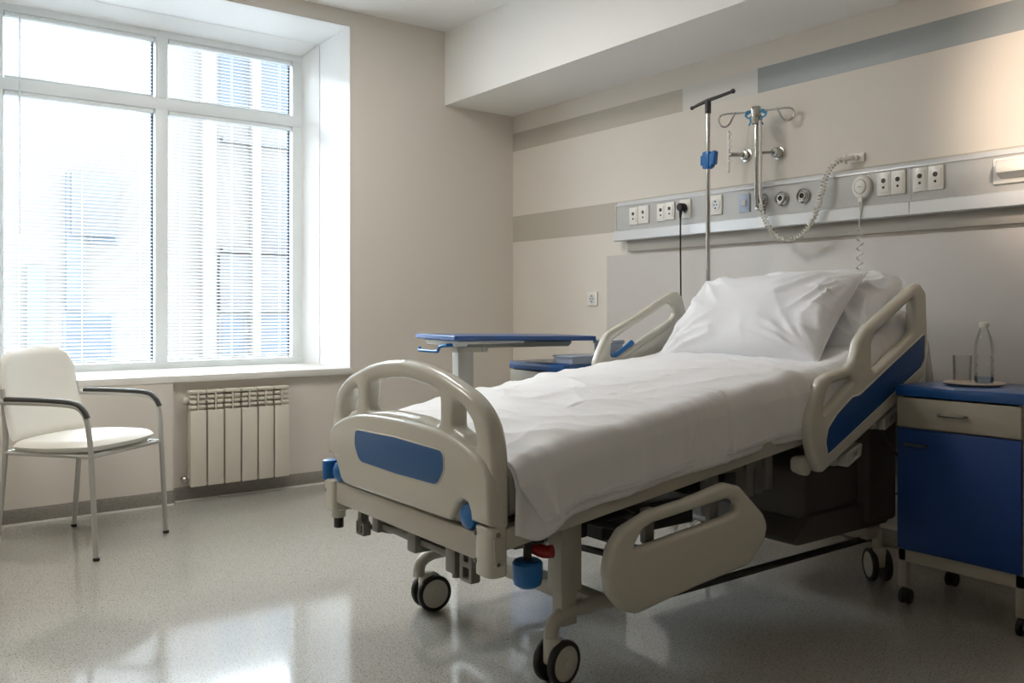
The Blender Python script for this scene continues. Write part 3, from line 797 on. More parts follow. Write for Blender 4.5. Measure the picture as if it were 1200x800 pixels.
def pillow(name, label, c, ax, ay, az, W, H, T, seed, pinch=.09, amp=1.0, rnd=.0):
    """ax across, ay up the pillow, az its face direction"""
    n = 84; rows_t, rows_b = [], []
    for i in range(n + 1):
        rt, rb = [], []
        for j in range(n + 1):
            u, v = -1 + 2 * i / n, -1 + 2 * j / n
            x = u * W / 2 * (1 - pinch * .55 * (1 - v * v) * abs(u) ** 3) * math.sqrt(1 - rnd * v ** 4)
            y = v * H / 2 * (1 - pinch * (1 - u * u) * abs(v) ** 3) * math.sqrt(1 - rnd * u ** 4)
            e = max(0, 1 - abs(u) ** 2.6) ** .55 * max(0, 1 - abs(v) ** 2.3) ** .55
            edge = 1 - max(abs(u), abs(v))
            p = Vector((u * 1.1 + seed, v * .8, seed))
            wr = 0.016 * fbm(p * 1.4, 3)
            for (cu, cv) in ((1, 1), (1, -1), (-1, 1), (-1, -1)):     # folds running in from the corners
                d = math.hypot(u - cu, (v - cv) * .7); ang = math.atan2((v - cv) * .7, u - cu)
                k = ridge(Vector((ang * 3.6 + seed * 3, d * .8, cu * 2 + cv)))
                wr += amp * .020 * math.exp(-((d - .50) / .34) ** 2) * (max(0, k) ** 1.5 - .3)
            for du in (1, -1):                                            # creases along the short ends
                wr += amp * .010 * math.exp(-((abs(u - du) - .22) / .17) ** 2) * (max(0, ridge(Vector((u * 1.2, v * 3.4 + u * .8, seed + du)))) ** 2 - .3)
            wr += amp * .008 * math.exp(-((v + .62) / .3) ** 2) * (max(0, ridge(Vector((u * 4.2 + v * 1.8, v * .7, seed + 5)))) ** 2 - .3)
            wr *= min(1, edge * 8)
            rt.append(c + ax * x + ay * y + az * (T / 2 * e + wr + .002)); rb.append(c + ax * x + ay * y + az * (-T / 2 * e * .8 + wr * .3 - .002))
        rows_t.append(rt); rows_b.append(rb)
    b = MB(); b.grid(rows_t); b.grid(rows_b)
    bmesh.ops.remove_doubles(b.bm, verts=b.bm.verts, dist=.0002)
    # stitched flange rim
    rim = [r[0] for r in rows_t] + rows_t[-1][1:] + [r[-1] for r in reversed(rows_t[:-1])] + list(reversed(rows_t[0][1:-1]))
    o = obj(name, b, M['pillow'], None, angle=80)
    s = MB(); s.tube([p - az * .002 for p in rim], .0035, 6, closed=True); obj('piping', s, M['pillow'], o)
    return setp(o, label, 'pillow', 'pillows on the hospital bed')
def frame(ax, up):
    ax = Vector(ax).normalized(); up = Vector(up); up = (up - ax * up.dot(ax)).normalized(); return ax, up, ax.cross(up)
a, u, f = frame((1, 0, .02), (0, .33, .34))
pillow('pillow', 'plump white pillow propped in front, facing the foot of the bed', Vector((2.717, -.775, 1.040)), a, u, f, .80, .47, .20, 1.3)
a, u, f = frame((1, .0, .0), (0, .36, .30))
pillow('pillow', 'second white pillow tucked behind the front pillow against the raised bed head', Vector((2.795, -.592, 1.066)), a, u, f, .80, .46, .21, 8.1, pinch=.03, amp=.8, rnd=.22)

# ------------------------------------------------------------------ bedside cabinets
def cabinet(x0, x1, yf, yb, label, group=None):
    t = thing('bedside_cabinet', label, 'cabinet', ((x0 + x1) / 2, (yf + yb) / 2, 0), group=group)
    fx = yf + .016
    b = MB()
    b.box(x0 + .004, x0 + .024, fx, yb, .165, .762, .002); b.box(x1 - .024, x1 - .004, fx, yb, .165, .762, .002)
    b.box(x0 + .01, x1 - .01, yb - .012, yb, .165, .762); b.box(x0 + .01, x1 - .01, fx + .006, yb, .20, .218)
    b.box(x0 + .01, x1 - .01, fx + .006, yb, .64, .652)
    obj('body', b, M['cab_grey'], t)
    b = MB(); b.box(x0, x1 + .004, yf, yb + .01, .762, .800, .004); obj('top', b, M['top_blue'], t, label='blue laminate top')
    b = MB()
    b.box(x0 + .002, x1 - .002, fx, fx + .03, .160, .205, .003); b.box(x0 + .002, x1 - .002, yb - .03, yb, .160, .205, .003)
    for x in (x0 + .002, x1 - .032):
        for y in (fx, yb - .03): b.box(x, x + .030, y, y + .03, .066, .2, .002)
        b.box(x, x + .03, fx, yb, .17, .205, .002)
    obj('leg_frame', b, M['cab_grey'], t)
    b = MB(); b.box(x0 + .006, x1 - .008, fx - .014, fx + .004, .652, .756, .002); d = obj('drawer', b, M['cab_grey'], t)
    b = MB(); xc = x0 + .21; b.tube(spline([(xc - .044, fx - .012, .706), (xc - .043, fx - .032, .706), (xc - .03, fx - .037, .706), (xc + .03, fx - .037, .706), (xc + .043, fx - .032, .706), (xc + .044, fx - .012, .706)], 5), .0048, 10); obj('handle', b, M['handle'], d)
    b = MB(); b.box(x0 + .006, x1 - .008, fx - .014, fx + .004, .208, .645, .002); d = obj('door', b, M['cab_blue'], t, label='blue door')
    b = MB(); xc = x0 + .078; b.tube(spline([(xc - .036, fx - .012, .59), (xc - .035, fx - .030, .59), (xc - .026, fx - .035, .59), (xc + .026, fx - .035, .59), (xc + .035, fx - .030, .59), (xc + .036, fx - .012, .59)], 5), .0048, 10); obj('handle', b, M['handle'], d)
    for x in (x0 + .017, x1 - .017):
        for y in (fx + .015, yb - .015):
            b = MB(); b.cyl((x, y, .045), (x, y, .07), .008)
            b.box(x - .012, x + .012, y - .008, y + .022, .038, .056, .004)
            for s in (-1, 1): b.lathe([(.004, s * .004), (.024, s * .005), (.027, s * .009), (.027, s * .016), (.022, s * .019), (.004, s * .019)], (x, y + .012, .027), 'x', 20)
            obj('caster', b, M['black'], t, label='black swivel caster')
    return t
cabinet(3.284, 3.722, -.706, -.325, 'blue and grey bedside cabinet standing right of the bed beside the head rail', 'bedside cabinets')
cabinet(1.292, 1.740, -.985, -.56, 'blue-topped bedside cabinet on the far side of the bed under the overbed table', 'bedside cabinets')
b = MB(); b.box(1.60, 1.74, -.93, -.70, .8, .838, .006); o = obj('storage_tray', b, M['tray_blue'], None); b = MB(); b.box(1.593, 1.747, -.937, -.693, .832, .842, .003); obj('lid', b, M['tray_blue'], o)
setp(o, 'shallow pale blue lidded tray lying on the far cabinet top', 'tray')
b = MB(); b.box(1.62, 1.735, -.68, -.58, .8, .905, .008); o = obj('storage_box', b, M['tray_blue'], None)
b = MB(); b.box(1.615, 1.74, -.685, -.575, .895, .915, .005); obj('lid', b, M['tray_blue'], o)
setp(o, 'pale grey-blue box standing at the back of the far cabinet', 'box')
# plate, glass and bottle
o = obj('saucer_tray', MB().lathe([(.001, .800), (.075, .800), (.098, .806), (.103, .810), (.101, .812), (.074, .806), (.001, .805)], (3.470, -.505, 0), seg=48), M['plate'], None)
setp(o, 'shallow round cream serving plate on the right cabinet under the glass and bottle', 'plate')
g = obj('drinking_glass', MB().lathe([(.001, .8055), (.028, .8055), (.0305, .8075), (.0335, .905), (.0318, .905), (.029, .815), (.001, .813)], (3.415, -.480, 0), seg=36), M['glass'], None)
setp(g, 'clear empty drinking glass standing left of the bottle on the cream plate', 'glass')
bt = thing('water_bottle', 'clear plastic water bottle with a white cap standing on the cream plate', 'bottle', (3.488, -.470, .8055))
prof = [(.001, .006), (.020, .000), (.029, .002), (.0325, .010), (.0325, .030), (.0300, .036), (.0325, .042), (.0325, .060), (.0300, .066), (.0325, .072), (.0325, .092), (.0295, .099), (.0325, .106), (.0325, .128), (.031, .14), (.026, .165), (.017, .190), (.0125, .200), (.0125, .207)]
obj('body', MB().lathe(prof, (0, 0, 0), seg=36, closed=True), M['pet'], bt, keep=True)
obj('water', MB().lathe([(.001, .008), (.028, .006), (.031, .012), (.031, .024), (.001, .024)], (0, 0, 0), seg=36), M['water'], bt, keep=True, label='blue tint for the cabinet top refracted in the bottle')  # tinted disc stands for blue refracted from the cabinet top
cp = MB().lathe([(.001, .203), (.015, .203), (.0155, .206), (.0155, .219), (.0145, .222), (.001, .222)], (0, 0, 0), seg=24)
for k in range(24): cp.cyl((.0155 * math.cos(k * PI / 12), .0155 * math.sin(k * PI / 12), .205), (.0155 * math.cos(k * PI / 12), .0155 * math.sin(k * PI / 12), .218), .0008, 5)
obj('cap', cp, M['socket'], bt, keep=True, label='white screw cap')

# ------------------------------------------------------------------ overbed table
ot = thing('overbed_table', 'wheeled overbed table with a blue-edged top on a silver column', 'table', (1.56, -1.5, 0), -math.atan2(.115, .993))
# local frame: +y along the long edge, -x along the short one
b = MB(); b.plate(fillet([(-.46, 0), (0, 0), (0, .812), (-.46, .812)], .008), [], 'z', 0, .024, .004)
b.xform(Matrix.Translation((0, 0, .936)) @ Matrix.Rotation(R(-.9), 4, 'X'))
obj('table_top', b, M['top_blue'], ot, keep=True, label='blue laminate top')
b = MB(); b.box(-.43, -.03, .03, .40, .905, .922, .006); b.box(-.40, -.06, .035, .1, .895, .908, .004)
obj('tray_frame', b, M['sill'], ot, keep=True)
b = MB(); b.plate(fillet([(.12, .918), (.735, .908), (.735, .896), (.715, .880), (.12, .888)], [.004, .004, .02, .02, .004]), [], 'x', -.15, .075, .004)
obj('support_beam', b, M['mid_grey'], ot, keep=True)
b = MB(); b.box(-.185, -.115, .07, .24, .862, .892, .004); b.box(-.17, -.13, .2, .52, .880, .892, .003)
b.cyl((-.115, .215, .877), (-.108, .215, .877), .013, 16, .003); b.cyl((-.11, .215, .877), (-.104, .215, .877), .004, 8)
obj('tilt_bracket', b, M['beige_metal'], ot, keep=True)
b = MB()
b.tube(spline([(-.10, .12, .900), (-.10, .04, .900), (-.10, .0, .899)], 4), .009, 10); b.tube(spline([(-.10, .005, .899), (-.14, -.01, .892), (-.16, -.012, .872), (-.18, -.012, .868), (-.30, -.03, .868), (-.345, -.03, .870)], 6), .008, 10)
b.sphere((-.335, -.03, .880), .008)
obj('crank_handle', b, M['blue_plastic'], ot, keep=True, label='blue crank handle')
b = MB(); b.box(-.185, -.115, .075, .16, .40, .872, .006); obj('column', b, M['alu'], ot, keep=True)
b = MB(); b.box(-.195, -.105, .065, .17, .09, .44, .006); obj('outer_sleeve', b, M['beige_metal'], ot, keep=True)
b = MB(); b.box(-.38, -.34, .03, .66, .07, .105, .006); b.box(.02, .06, .03, .66, .07, .105, .006); b.box(-.38, .06, .08, .15, .07, .1, .006)
obj('base', b, M['beige_metal'], ot, keep=True)
for x in (-.36, .04):
    for y in (.06, .63):
        b = MB(); b.cyl((x, y, .045), (x, y, .075), .008)
        for s in (-1, 1): b.lathe([(.004, s * .004), (.024, s * .005), (.027, s * .009), (.027, s * .016), (.022, s * .019), (.004, s * .019)], (x, y + .012, .027), 'x', 18)
        obj('caster', b, M['black'], ot, keep=True, label='black caster')

# ------------------------------------------------------------------ medical rail on the head wall
RL, RRt = 1.123, 5.2
rail = thing('bed_head_unit', 'long grey wall-mounted bed head rail with sockets and gas outlets above the bed', 'wall rail', (2.9, 0, 1.482))
b = MB(); b.box(RL + .006, RRt, -.056, 0, 1.50, 1.705, .002); obj('panel', b, M['rail_grey'], rail)
b = MB(); A = [(-.050, 1.700), (-.062, 1.692), (-.062, 1.697), (-.05, 1.716), (0, 1.716), (0, 1.70)]
b.plate(A, [], 'x', (RL + RRt) / 2, RRt - RL, .001); obj('top_strip', b, M['rail_light'], rail)
b = MB(); A = [(-.060, 1.546), (-.072, 1.540), (-.075, 1.486), (-.068, 1.481), (-.01, 1.484), (-.01, 1.546)]
b.plate(A, [], 'x', (RL + RRt) / 2, RRt - RL, .001); obj('lower_trunking', b, M['rail_light'], rail)
b = MB(); b.box(RL - .002, RL + .008, -.060, 0, 1.484, 1.716, .002); obj('end_cap', b, M['alu'], rail)
b = MB(); b.box(2.9857, 2.9869, -.0566, -.05, 1.546, 1.70); b.box(2.9857, 2.9869, -.0754, -.06, 1.486, 1.540); obj('joint', b, M['mid_grey'], rail)
b = MB(); b.box(RL + .07, RRt, -.026, -.001, 1.418, 1.4838, .002); obj('rail_shade_strip', b, M['strip'], rail)  # shadow band below the rail, put into a strip of darker grey
RY = -.056
def socket(x, z, w=.066, h=.104, style='shaped', label='', group=None, y=RY, first=None):
    t = thing('wall_socket', label, 'socket', (x, y, z), group=group)
    b = MB(); b.box(-w / 2, w / 2, -.010, 0, -h / 2, h / 2, .003); obj('face_plate', b, M['socket'], t, keep=True)
    if style == 'shaped':
        b = MB(); b.box(-w * .36, w * .36, -.0125, -.009, -h * .36, h * .36, .001); obj('insert', b, M['socket'], t, keep=True)
        b = MB(); b.lathe([(.001, -.0132), (.0105, -.0132), (.0105, -.011), (.001, -.011)], (0, 0, .014), 'y', 20)
        b.lathe([(.001, -.0132), (.0058, -.0132), (.0058, -.011), (.001, -.011)], (0, 0, -.016), 'y', 16)
        obj('socket_hole', b, M['hole'], t, keep=True)
        b = MB()
        for (dx, dz, r) in ((-.004, .014, .0022), (.004, .014, .0022), (0, .022, .0018)): b.sphere((dx, -.013, dz), r)
        obj('contact', b, M['steel'], t, keep=True)
    elif style == 'round':
        b = MB(); b.lathe([(.028, -.0145), (.031, -.0135), (.033, -.009), (.024, -.009), (.0235, -.0135), (.028, -.0145)], (0, 0, 0), 'y', 32, closed=True); obj('ring', b, M['socket'], t, keep=True)
        b = MB(); b.lathe([(.001, -.0112), (.0245, -.0112), (.0245, -.009), (.001, -.009)], (0, 0, 0), 'y', 32); obj('recess', b, M['rail_light'], t, keep=True)
        b = MB()
        for (dx, dz) in ((-.009, 0), (.009, 0)): b.cyl((dx, -.0125, dz), (dx, -.009, dz), .004, 10)
        b.box(-.004, .004, -.013, -.009, -.022, -.013); b.box(-.004, .004, -.013, -.009, .013, .022)
        obj('socket_hole', b, M['hole'], t, keep=True)
    return t
GRP = 'white sockets on the bed head rail'
socket(1.283, 1.622, .070, .104, label='white socket nearest the left end of the bed head rail', group=GRP)
socket(1.364, 1.625, .086, .104, label='white socket second from the left end of the bed head rail', group=GRP)
socket(1.506, 1.625, .066, .100, label='white socket third from the rail left end, left half of the second pair', group=GRP)
socket(1.573, 1.628, .070, .100, label='white socket just left of the black plug, right half of the second pair', group=GRP)
socket(1.688, 1.629, .082, .104, 'round', label='white socket holding the black plug on the bed head rail', group=GRP)
socket(1.905, 1.630, .082, .104, 'round', label='single white round socket just right of the tall pole on the rail', group=GRP)
socket(2.864, 1.633, .066, .104, label='white socket just right of the oval nurse call handset', group=GRP)
socket(2.931, 1.633, .066, .104, label='white socket immediately left of the rail joint line', group=GRP)
socket(3.031, 1.634, .066, .104, label='white socket immediately right of the rail joint line', group=GRP)
socket(3.099, 1.634, .068, .104, label='rightmost white socket on the rail, before the wedge reading lamp', group=GRP)
socket(.855, 1.137, .092, .088, 'round', label='lone white square socket low on the wall left of the grey panel', y=0)
t = thing('light_switch', 'pale blue switch plate left of the gas outlets on the rail', 'switch', (2.092, RY, 1.622))
b = MB(); b.box(-.034, .034, -.007, 0, -.048, .048, .002); obj('face_plate', b, M['tray_blue'], t, keep=True)
b = MB(); b.box(-.014, .014, -.011, -.006, -.016, .016, .002); b.cyl((0, -.013, 0), (0, -.01, 0), .006, 12); obj('rocker', b, M['rail_grey'], t, keep=True)
# black plug and cord
pl = thing('power_plug', 'black round power plug in the rail with its cord hanging behind the bed', 'plug', (1.688, RY - .012, 1.636))
b = MB(); b.lathe([(.001, -.046), (.018, -.046), (.022, -.041), (.0225, -.006), (.020, 0), (.001, 0)], (0, 0, 0), 'y', 26); b.tube([(0, -.03, -.012), (0, -.034, -.04), (0, -.034, -.062)], [.012, .008, .0055], 12); obj('plug_head', b, M['black'], pl, keep=True)
b = MB(); b.tube(spline([(0, -.034, -.05), (.001, -.034, -.3), (.004, -.03, -.7), (.01, -.02, -1.1), (.04, -.03, -1.5), (.1, -.08, -1.60), (.3, -.16, -1.617)], 8), .0045, 10); obj('cord', b, M['black'], pl, keep=True)
# gas outlets
def outlet(x, z, label):
    t = thing('gas_outlet', label, 'gas outlet', (x, RY, z), group='round gas outlets on the bed head rail')
    b = MB(); b.lathe([(.034, 0), (.037, -.006), (.036, -.011), (.031, -.014), (.028, -.011), (.028, 0)], (0, 0, 0), 'y', 36); obj('outer_ring', b, M['chrome'], t, keep=True)
    b = MB(); b.lathe([(.001, -.006), (.028, -.006), (.028, -.002), (.001, -.002)], (0, 0, 0), 'y', 36); obj('face', b, M['rail_light'], t, keep=True)
    b = MB(); b.lathe([(.020, -.006), (.022, -.013), (.018, -.019), (.013, -.019), (.0115, -.012), (.0115, -.006)], (0, 0, 0), 'y', 32); b.lathe([(.0235, -.006), (.0255, -.006), (.0255, -.0085), (.0235, -.0085), (.0235, -.006)], (0, 0, 0), 'y', 32, closed=True); obj('collar', b, M['chrome'], t, keep=True)
    b = MB(); b.lathe([(.001, -.0125), (.0115, -.0125), (.0115, -.006), (.001, -.006)], (0, 0, 0), 'y', 24); obj('port', b, M['hole'], t, keep=True, label='dark port')
    return t
outlet(2.200, 1.622, 'left round chrome gas outlet, partly hidden behind the infusion rod')
outlet(2.322, 1.623, 'middle round chrome gas outlet with a dark port on the rail')
outlet(2.446, 1.623, 'right round chrome gas outlet, nearest the nurse call handset')
# nurse call handset
nc = thing('nurse_call_handset', 'oval white nurse call handset hanging on the rail with a coiled cord', 'call button', (2.758, RY, 1.630))
rows = []
for (s, d) in ((1.0, 0), (1.0, -.010), (.95, -.018), (.85, -.022), (.62, -.023), (.60, -.020), (.57, -.020), (.55, -.026), (.4, -.029), (.02, -.030)):
    rows.append([Vector((.048 * s * math.cos(2 * PI * k / 40), d, .056 * s * math.sin(2 * PI * k / 40) + (0 if s > .7 else .002))) for k in range(40)])
b = MB(); b.grid(rows, close_u=True); obj('housing', b, M['socket'], nc, keep=True, angle=50)
b = MB(); b.tube([Vector((.029 * math.cos(2 * PI * k / 32), -.0235, .033 * math.sin(2 * PI * k / 32) + .002)) for k in range(32)], .0016, 6, closed=True); obj('button_ring', b, M['rail_grey'], nc, keep=True)
b = MB()
for k, dx in enumerate((-.0085, -.005, -.0015, .002, .0055)): b.box(dx, dx + .0022, -.0312, -.029, -.0015, .0025)
obj('button_mark', b, M['rail_grey'], nc, keep=True)
b = MB(); b.box(-.011, .011, -.028, -.012, -.07, -.045, .004); b.tube([(-.006, -.02, -.062), (-.006, -.022, -.10), (0, -.024, -.12)], .0028, 8); b.tube([(.006, -.02, -.062), (.006, -.022, -.10), (0, -.024, -.12)], .0028, 8)
b.tube([(0, -.024, -.115), (-.003, -.026, -.17), (0, -.026, -.19)], .0028, 8); obj('strain_relief', b, M['socket'], nc, keep=True)
b = MB(); pth = spline([(0, -.026, -.19), (.0, -.026, -.26), (.0, -.03, -.40), (.0, -.03, -.55), (0, -.03, -.8)], 5); b.tube(helix(pth, .0125, 14), .0028, 6); obj('coiled_cord', b, M['socket'], nc, keep=True)
# reading lamp switch
lp = thing('reading_lamp', 'white wedge-shaped reading lamp at the right end of the visible rail', 'lamp', (3.57, RY, 1.628))
b = MB(); b.box(-.235, .235, -.012, 0, -.052, .052, .004); obj('back_plate', b, M['socket'], lp, keep=True)
b = MB(); b.plate([(-.010, -.030), (-.016, -.032), (-.058, -.012), (-.060, .012), (-.050, .034), (-.012, .044), (-.010, .044)], [], 'x', 0, .41, .003); obj('lamp_head', b, M['socket'], lp, keep=True)
b = MB(); b.box(-.222, -.207, -.0145, -.011, .034, .042, .001); obj('indicator', b, M['orange'], lp, keep=True, label='orange indicator')

# infusion hook rod fixed to the wall
ih = thing('infusion_rod', 'chrome infusion rod with two loop hooks standing off the wall above the rail', 'infusion holder', (2.205, -.11, 1.60))
b = MB(); b.cyl((0, 0, -.015), (0, 0, .43), .0105, 18, .003); obj('rod', b, M['chrome'], ih, keep=True)
b = MB(); b.box(-.022, .022, -.018, .018, .405, .495, .006); b.xform(Matrix.Rotation(R(25), 4, 'Z')); obj('hook_head', b, M['steel'], ih, keep=True)
for s in (-1, 1):
    b = MB()
    pth = [(s * .015, -.004, .468), (s * .09, -.01, .468), (s * .145, -.012, .470), (s * .178, -.012, .462), (s * .188, -.012, .438), (s * .175, -.012, .412), (s * .150, -.012, .405), (s * .130, -.012, .42), (s * .115, -.012, .45), (s * .10, -.012, .475)]
    b.tube(spline(pth, 7), .0050, 10); b.xform(Matrix.Rotation(R(25), 4, 'Z')); obj('hook', b, M['chrome'], ih, keep=True)
    b = MB(); ring = [Vector((s * .035 + .016 * math.cos(2 * PI * k / 20) , -.006 + .004 * math.sin(4 * PI * k / 20), .456 + .018 * math.sin(2 * PI * k / 20))) for k in range(20)]
    b.tube(ring, .0042, 8, closed=True); b.tube([(s * .03, -.006, .44), (s * .026, -.01, .415), (s * .035, -.01, .40)], .0042, 8)
    b.tube([(s * .02, -.012, .47), (s * .055, -.012, .45)], .005, 8); b.xform(Matrix.Rotation(R(25), 4, 'Z'))
    obj('tie', b, M['tie_blue'], ih, keep=True, label='blue plastic tie')
b = MB(); b.cyl((0, .005, -.012), (0, .054, -.012), .016, 18, .003); obj('foot_clamp', b, M['chrome'], ih, keep=True)
b = MB(); b.cyl((.0, 0, .262), (.055, .06, .262), .008, 12); b.cyl((.06, .10, .262), (.06, .109, .262), .034, 26, .003); b.lathe([(.001, -.0), (.022, .0), (.026, .008), (.026, .036), (.001, .04)], (.06, .062, .262), 'y', 24); obj('wall_bracket', b, M['steel'], ih, keep=True)
b = MB(); b.tube(spline([(-.035, -.012, .40), (-.055, .0, .36), (-.075, .02, .32), (-.085, .03, .28), (-.09, .04, .25)], 6), .0012, 6); obj('cord', b, M['socket'], ih, keep=True)
# coiled hose
hs = thing('coiled_hose', 'white coiled hose looping from the infusion rod down and up to a wall outlet', 'hose', (2.25, -.1, 1.45))
b = MB(); b.tube([(2.232, -.115, 2.02), (2.238, -.118, 1.8), (2.236, -.118, 1.66), (2.236, -.11, 1.60)], [.0075, .0075, .0075, .008], 12); obj('straight_tube', b, M['socket'], hs)
pth = spline([(2.238, -.11, 1.60), (2.252, -.11, 1.54), (2.285, -.11, 1.475), (2.34, -.11, 1.425), (2.41, -.11, 1.408), (2.48, -.11, 1.435), (2.535, -.11, 1.505), (2.57, -.105, 1.60), (2.590, -.095, 1.69), (2.615, -.075, 1.75), (2.655, -.055, 1.775)], 5)
b = MB(); b.tube(pth, .0040, 8); b.tube(helix(pth, .0115, 46), .0036, 6); obj('coil', b, M['socket'], hs)
b = MB(); b.cyl((2.65, -.058, 1.772), (2.70, -.03, 1.778), .011, 14, .003); b.cyl((2.70, -.035, 1.778), (2.70, 0, 1.778), .013, 14, .002); b.box(2.66, 2.735, -.012, 0, 1.758, 1.80, .004); b.cyl((2.665, -.05, 1.75), (2.665, -.05, 1.80), .007, 10, .002); obj('wall_connector', b, M['socket'], hs)
# little wall hanger left of the rod
wh = thing('wall_hanger', 'small white toothed hanger bar on a round wall mount left of the infusion rod', 'wall bracket', (2.05, -.06, 1.88))
b = MB(); b.box(2.008, 2.022, -.10, -.088, 1.785, 2.005, .004)
for z in (1.84, 1.875, 1.91, 1.945, 1.98): b.box(2.018, 2.034, -.098, -.09, z, z + .012, .003)
obj('bar', b, M['socket'], wh)
b = MB(); b.cyl((2.02, -.092, 1.88), (2.058, -.03, 1.88), .012, 14, .002); b.cyl((2.06, -.032, 1.88), (2.06, 0, 1.88), .024, 22, .003); b.cyl((2.06, -.006, 1.88), (2.06, 0, 1.88), .036, 26, .002); obj('mount', b, M['steel'], wh)

# tall pole behind the bed corner
ip = thing('infusion_pole', 'tall steel pole with a black T-bar top standing behind the bed corner', 'pole', (2.055, -.30, 0))
b = MB(); b.cyl((0, 0, .05), (0, 0, 1.2), .014, 20, .002); b.cyl((0, 0, 1.18), (0, 0, 2.09), .0115, 18, .002); obj('pole', b, M['chrome'], ip, keep=True)
b = MB(); b.cyl((0, 0, 2.06), (0, 0, 2.125), .0155, 18, .003)
b.tube([(-.083, -.025, 2.100), (-.05, -.015, 2.112), (0, 0, 2.127), (.06, .02, 2.140), (.125, .04, 2.155)], [.007, .0085, .010, .009, .0085], 12); b.sphere((.125, .04, 2.155), .0125); b.sphere((-.083, -.025, 2.1), .0105)
obj('t_bar', b, M['arm_black'], ip, keep=True, label='black T-bar')
b = MB(); b.box(-.022, .022, -.022, .02, 1.780, 1.868, .008); b.plate(fillet([(.02, 1.785), (.036, 1.785), (.04, 1.80), (.052, 1.795), (.06, 1.86), (.05, 1.868), (.034, 1.862), (.02, 1.85)], .006, 3), [], 'y', -.004, .03, .006)
b.cyl((-.028, -.01, 1.80), (-.028, -.01, 1.85), .010, 12, .003)
obj('clamp', b, M['blue_plastic'], ip, keep=True, label='blue clamp')
b = MB()
for k in range(5):
    a = 2 * PI * k / 5 + .3; b.tube([(0, 0, .08), (.10 * math.cos(a), .10 * math.sin(a), .066), (.17 * math.cos(a), .17 * math.sin(a), .05)], [.014, .012, .010], 10)
    b.sphere((.17 * math.cos(a), .17 * math.sin(a), .022), .022)
b.cyl((0, 0, .045), (0, 0, .11), .025, 18, .004)
obj('base', b, M['dark'], ip, keep=True)

# ------------------------------------------------------------------ lights out of view: wall lamp and added ceiling fill panels
wl = thing('wall_lamp', 'warm swing-arm wall lamp right of the bed, its head turned back to the wall', 'lamp', (3.8, 0, 1.80))
b = MB(); b.cyl((3.8, -.03, 1.80), (3.8, 0, 1.80), .05, 28, .004); obj('mount', b, M['steel'], wl)
b = MB(); b.tube(spline([(3.8, -.02, 1.80), (3.8, -.30, 1.78), (3.8, -.62, 1.78), (3.8, -.70, 1.80), (3.8, -.70, 1.86)], 6), .009, 12); obj('arm', b, M['steel'], wl)
b = MB(); b.lathe([(.001, -.738), (.04, -.725), (.055, -.68), (.085, -.59), (.081, -.59), (.051, -.68), (.036, -.72), (.001, -.732)], (3.8, 0, 1.88), 'y', closed=True); obj('shade', b, M['mid_grey'], wl)
b = MB(); b.sphere((3.8, -.675, 1.88), .026); obj('bulb', b, M['lamp_on'], wl, label='lit bulb')
FILL_E = 21.0
lit = mat('added_fill_diffuser', (1, .97, .93, 1), .5, emis=(1, .96, .90, 1), estr=FILL_E)
for (x, y, lab) in ((1.35, -2.0, 'added square fill light panel on the ceiling between the window and the bed'), (1.35, -3.9, 'added square fill light panel on the ceiling above the open floor away from the bed')):  # unseen glowing panels added to fill the room with light
    cl = thing('ceiling_fill_light', lab, 'ceiling light', (x, y, ZC - .03), group='added ceiling fill panels')
    b = MB(); b.box(-.32, .32, -.32, .32, 0, .03, .004); obj('frame', b, M['frame_white'], cl, keep=True)
    b = MB(); b.box(-.29, .29, -.29, .29, -.004, .004, .002); obj('diffuser', b, lit, cl, keep=True)

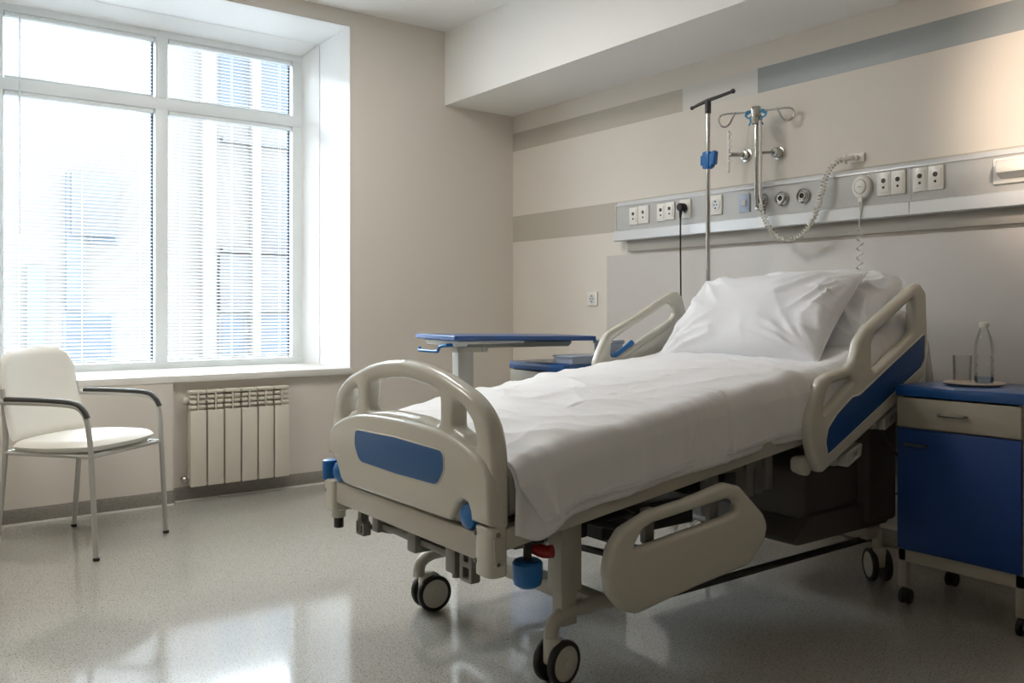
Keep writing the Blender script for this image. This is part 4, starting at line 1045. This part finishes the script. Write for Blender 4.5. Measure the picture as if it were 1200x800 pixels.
# ------------------------------------------------------------------ light
SKY_BASE, SKY_GLOW = 3.3, 37.0
W = bpy.data.worlds.new('World'); scene.world = W; W.use_nodes = True
bg = W.node_tree.nodes['Background']; bg.inputs[0].default_value = (.88, .95, 1.0, 1)
nt = W.node_tree                                     # bright overcast sky, brightest where the hidden sun stands behind the facade
tc = nt.nodes.new('ShaderNodeTexCoord'); dt = nt.nodes.new('ShaderNodeVectorMath'); dt.operation = 'DOT_PRODUCT'
dt.inputs[1].default_value = (-.80, 0, .60)
mr = nt.nodes.new('ShaderNodeMapRange'); mr.interpolation_type = 'SMOOTHSTEP'
for k, v in enumerate((.2, .95, SKY_BASE, SKY_GLOW)): mr.inputs[k + 1].default_value = v
nt.links.new(tc.outputs['Generated'], dt.inputs[0]); nt.links.new(dt.outputs['Value'], mr.inputs[0]); nt.links.new(mr.outputs[0], bg.inputs[1])
def light(name, kind, loc, energy, col=(1, 1, 1), **k):
    l = bpy.data.lights.new(name, kind); l.energy = energy; l.color = col
    rot = k.pop('rot', None); portal = k.pop('portal', False)
    for a, v in k.items(): setattr(l, a, v)
    o = bpy.data.objects.new(name, l); COL.objects.link(o); o.location = loc
    if rot: o.rotation_euler = rot
    if portal: l.cycles.is_portal = True
    return o
light('window_portal', 'AREA', (-.78, -2.22, 1.74), 1, shape='RECTANGLE', size=2.1, size_y=1.85, rot=(0, R(-90), 0), portal=True)
light('wall_lamp_beam', 'SPOT', (3.8, -.61, 1.88), 25, (1, .82, .66), rot=(R(90), 0, 0), spot_size=R(110), spot_blend=.5, shadow_soft_size=.04)

# ------------------------------------------------------------------ camera
cam = bpy.data.cameras.new('camera'); co = bpy.data.objects.new('camera', cam); COL.objects.link(co)
co.location = (5.00544, -3.72382, 1.08)
co.rotation_euler = (R(90), 0, R(90 - 36.5915))
cam.sensor_width = 36; cam.lens = 36 * 1022.76 / 1200
cam.shift_y = -(400 - 360.49) / 1200
cam.clip_start = .05
scene.camera = co

scene.view_settings.view_transform = 'Standard'; scene.view_settings.look = 'None'
scene.view_settings.gamma = 1; scene.view_settings.use_curve_mapping = False
scene.view_settings.exposure = 0.2
c = scene.cycles
c.max_bounces = 10; c.diffuse_bounces = 6; c.glossy_bounces = 4; c.transparent_max_bounces = 16; c.transmission_bounces = 6
c.use_denoising = True
c.sample_clamp_indirect = 6.0
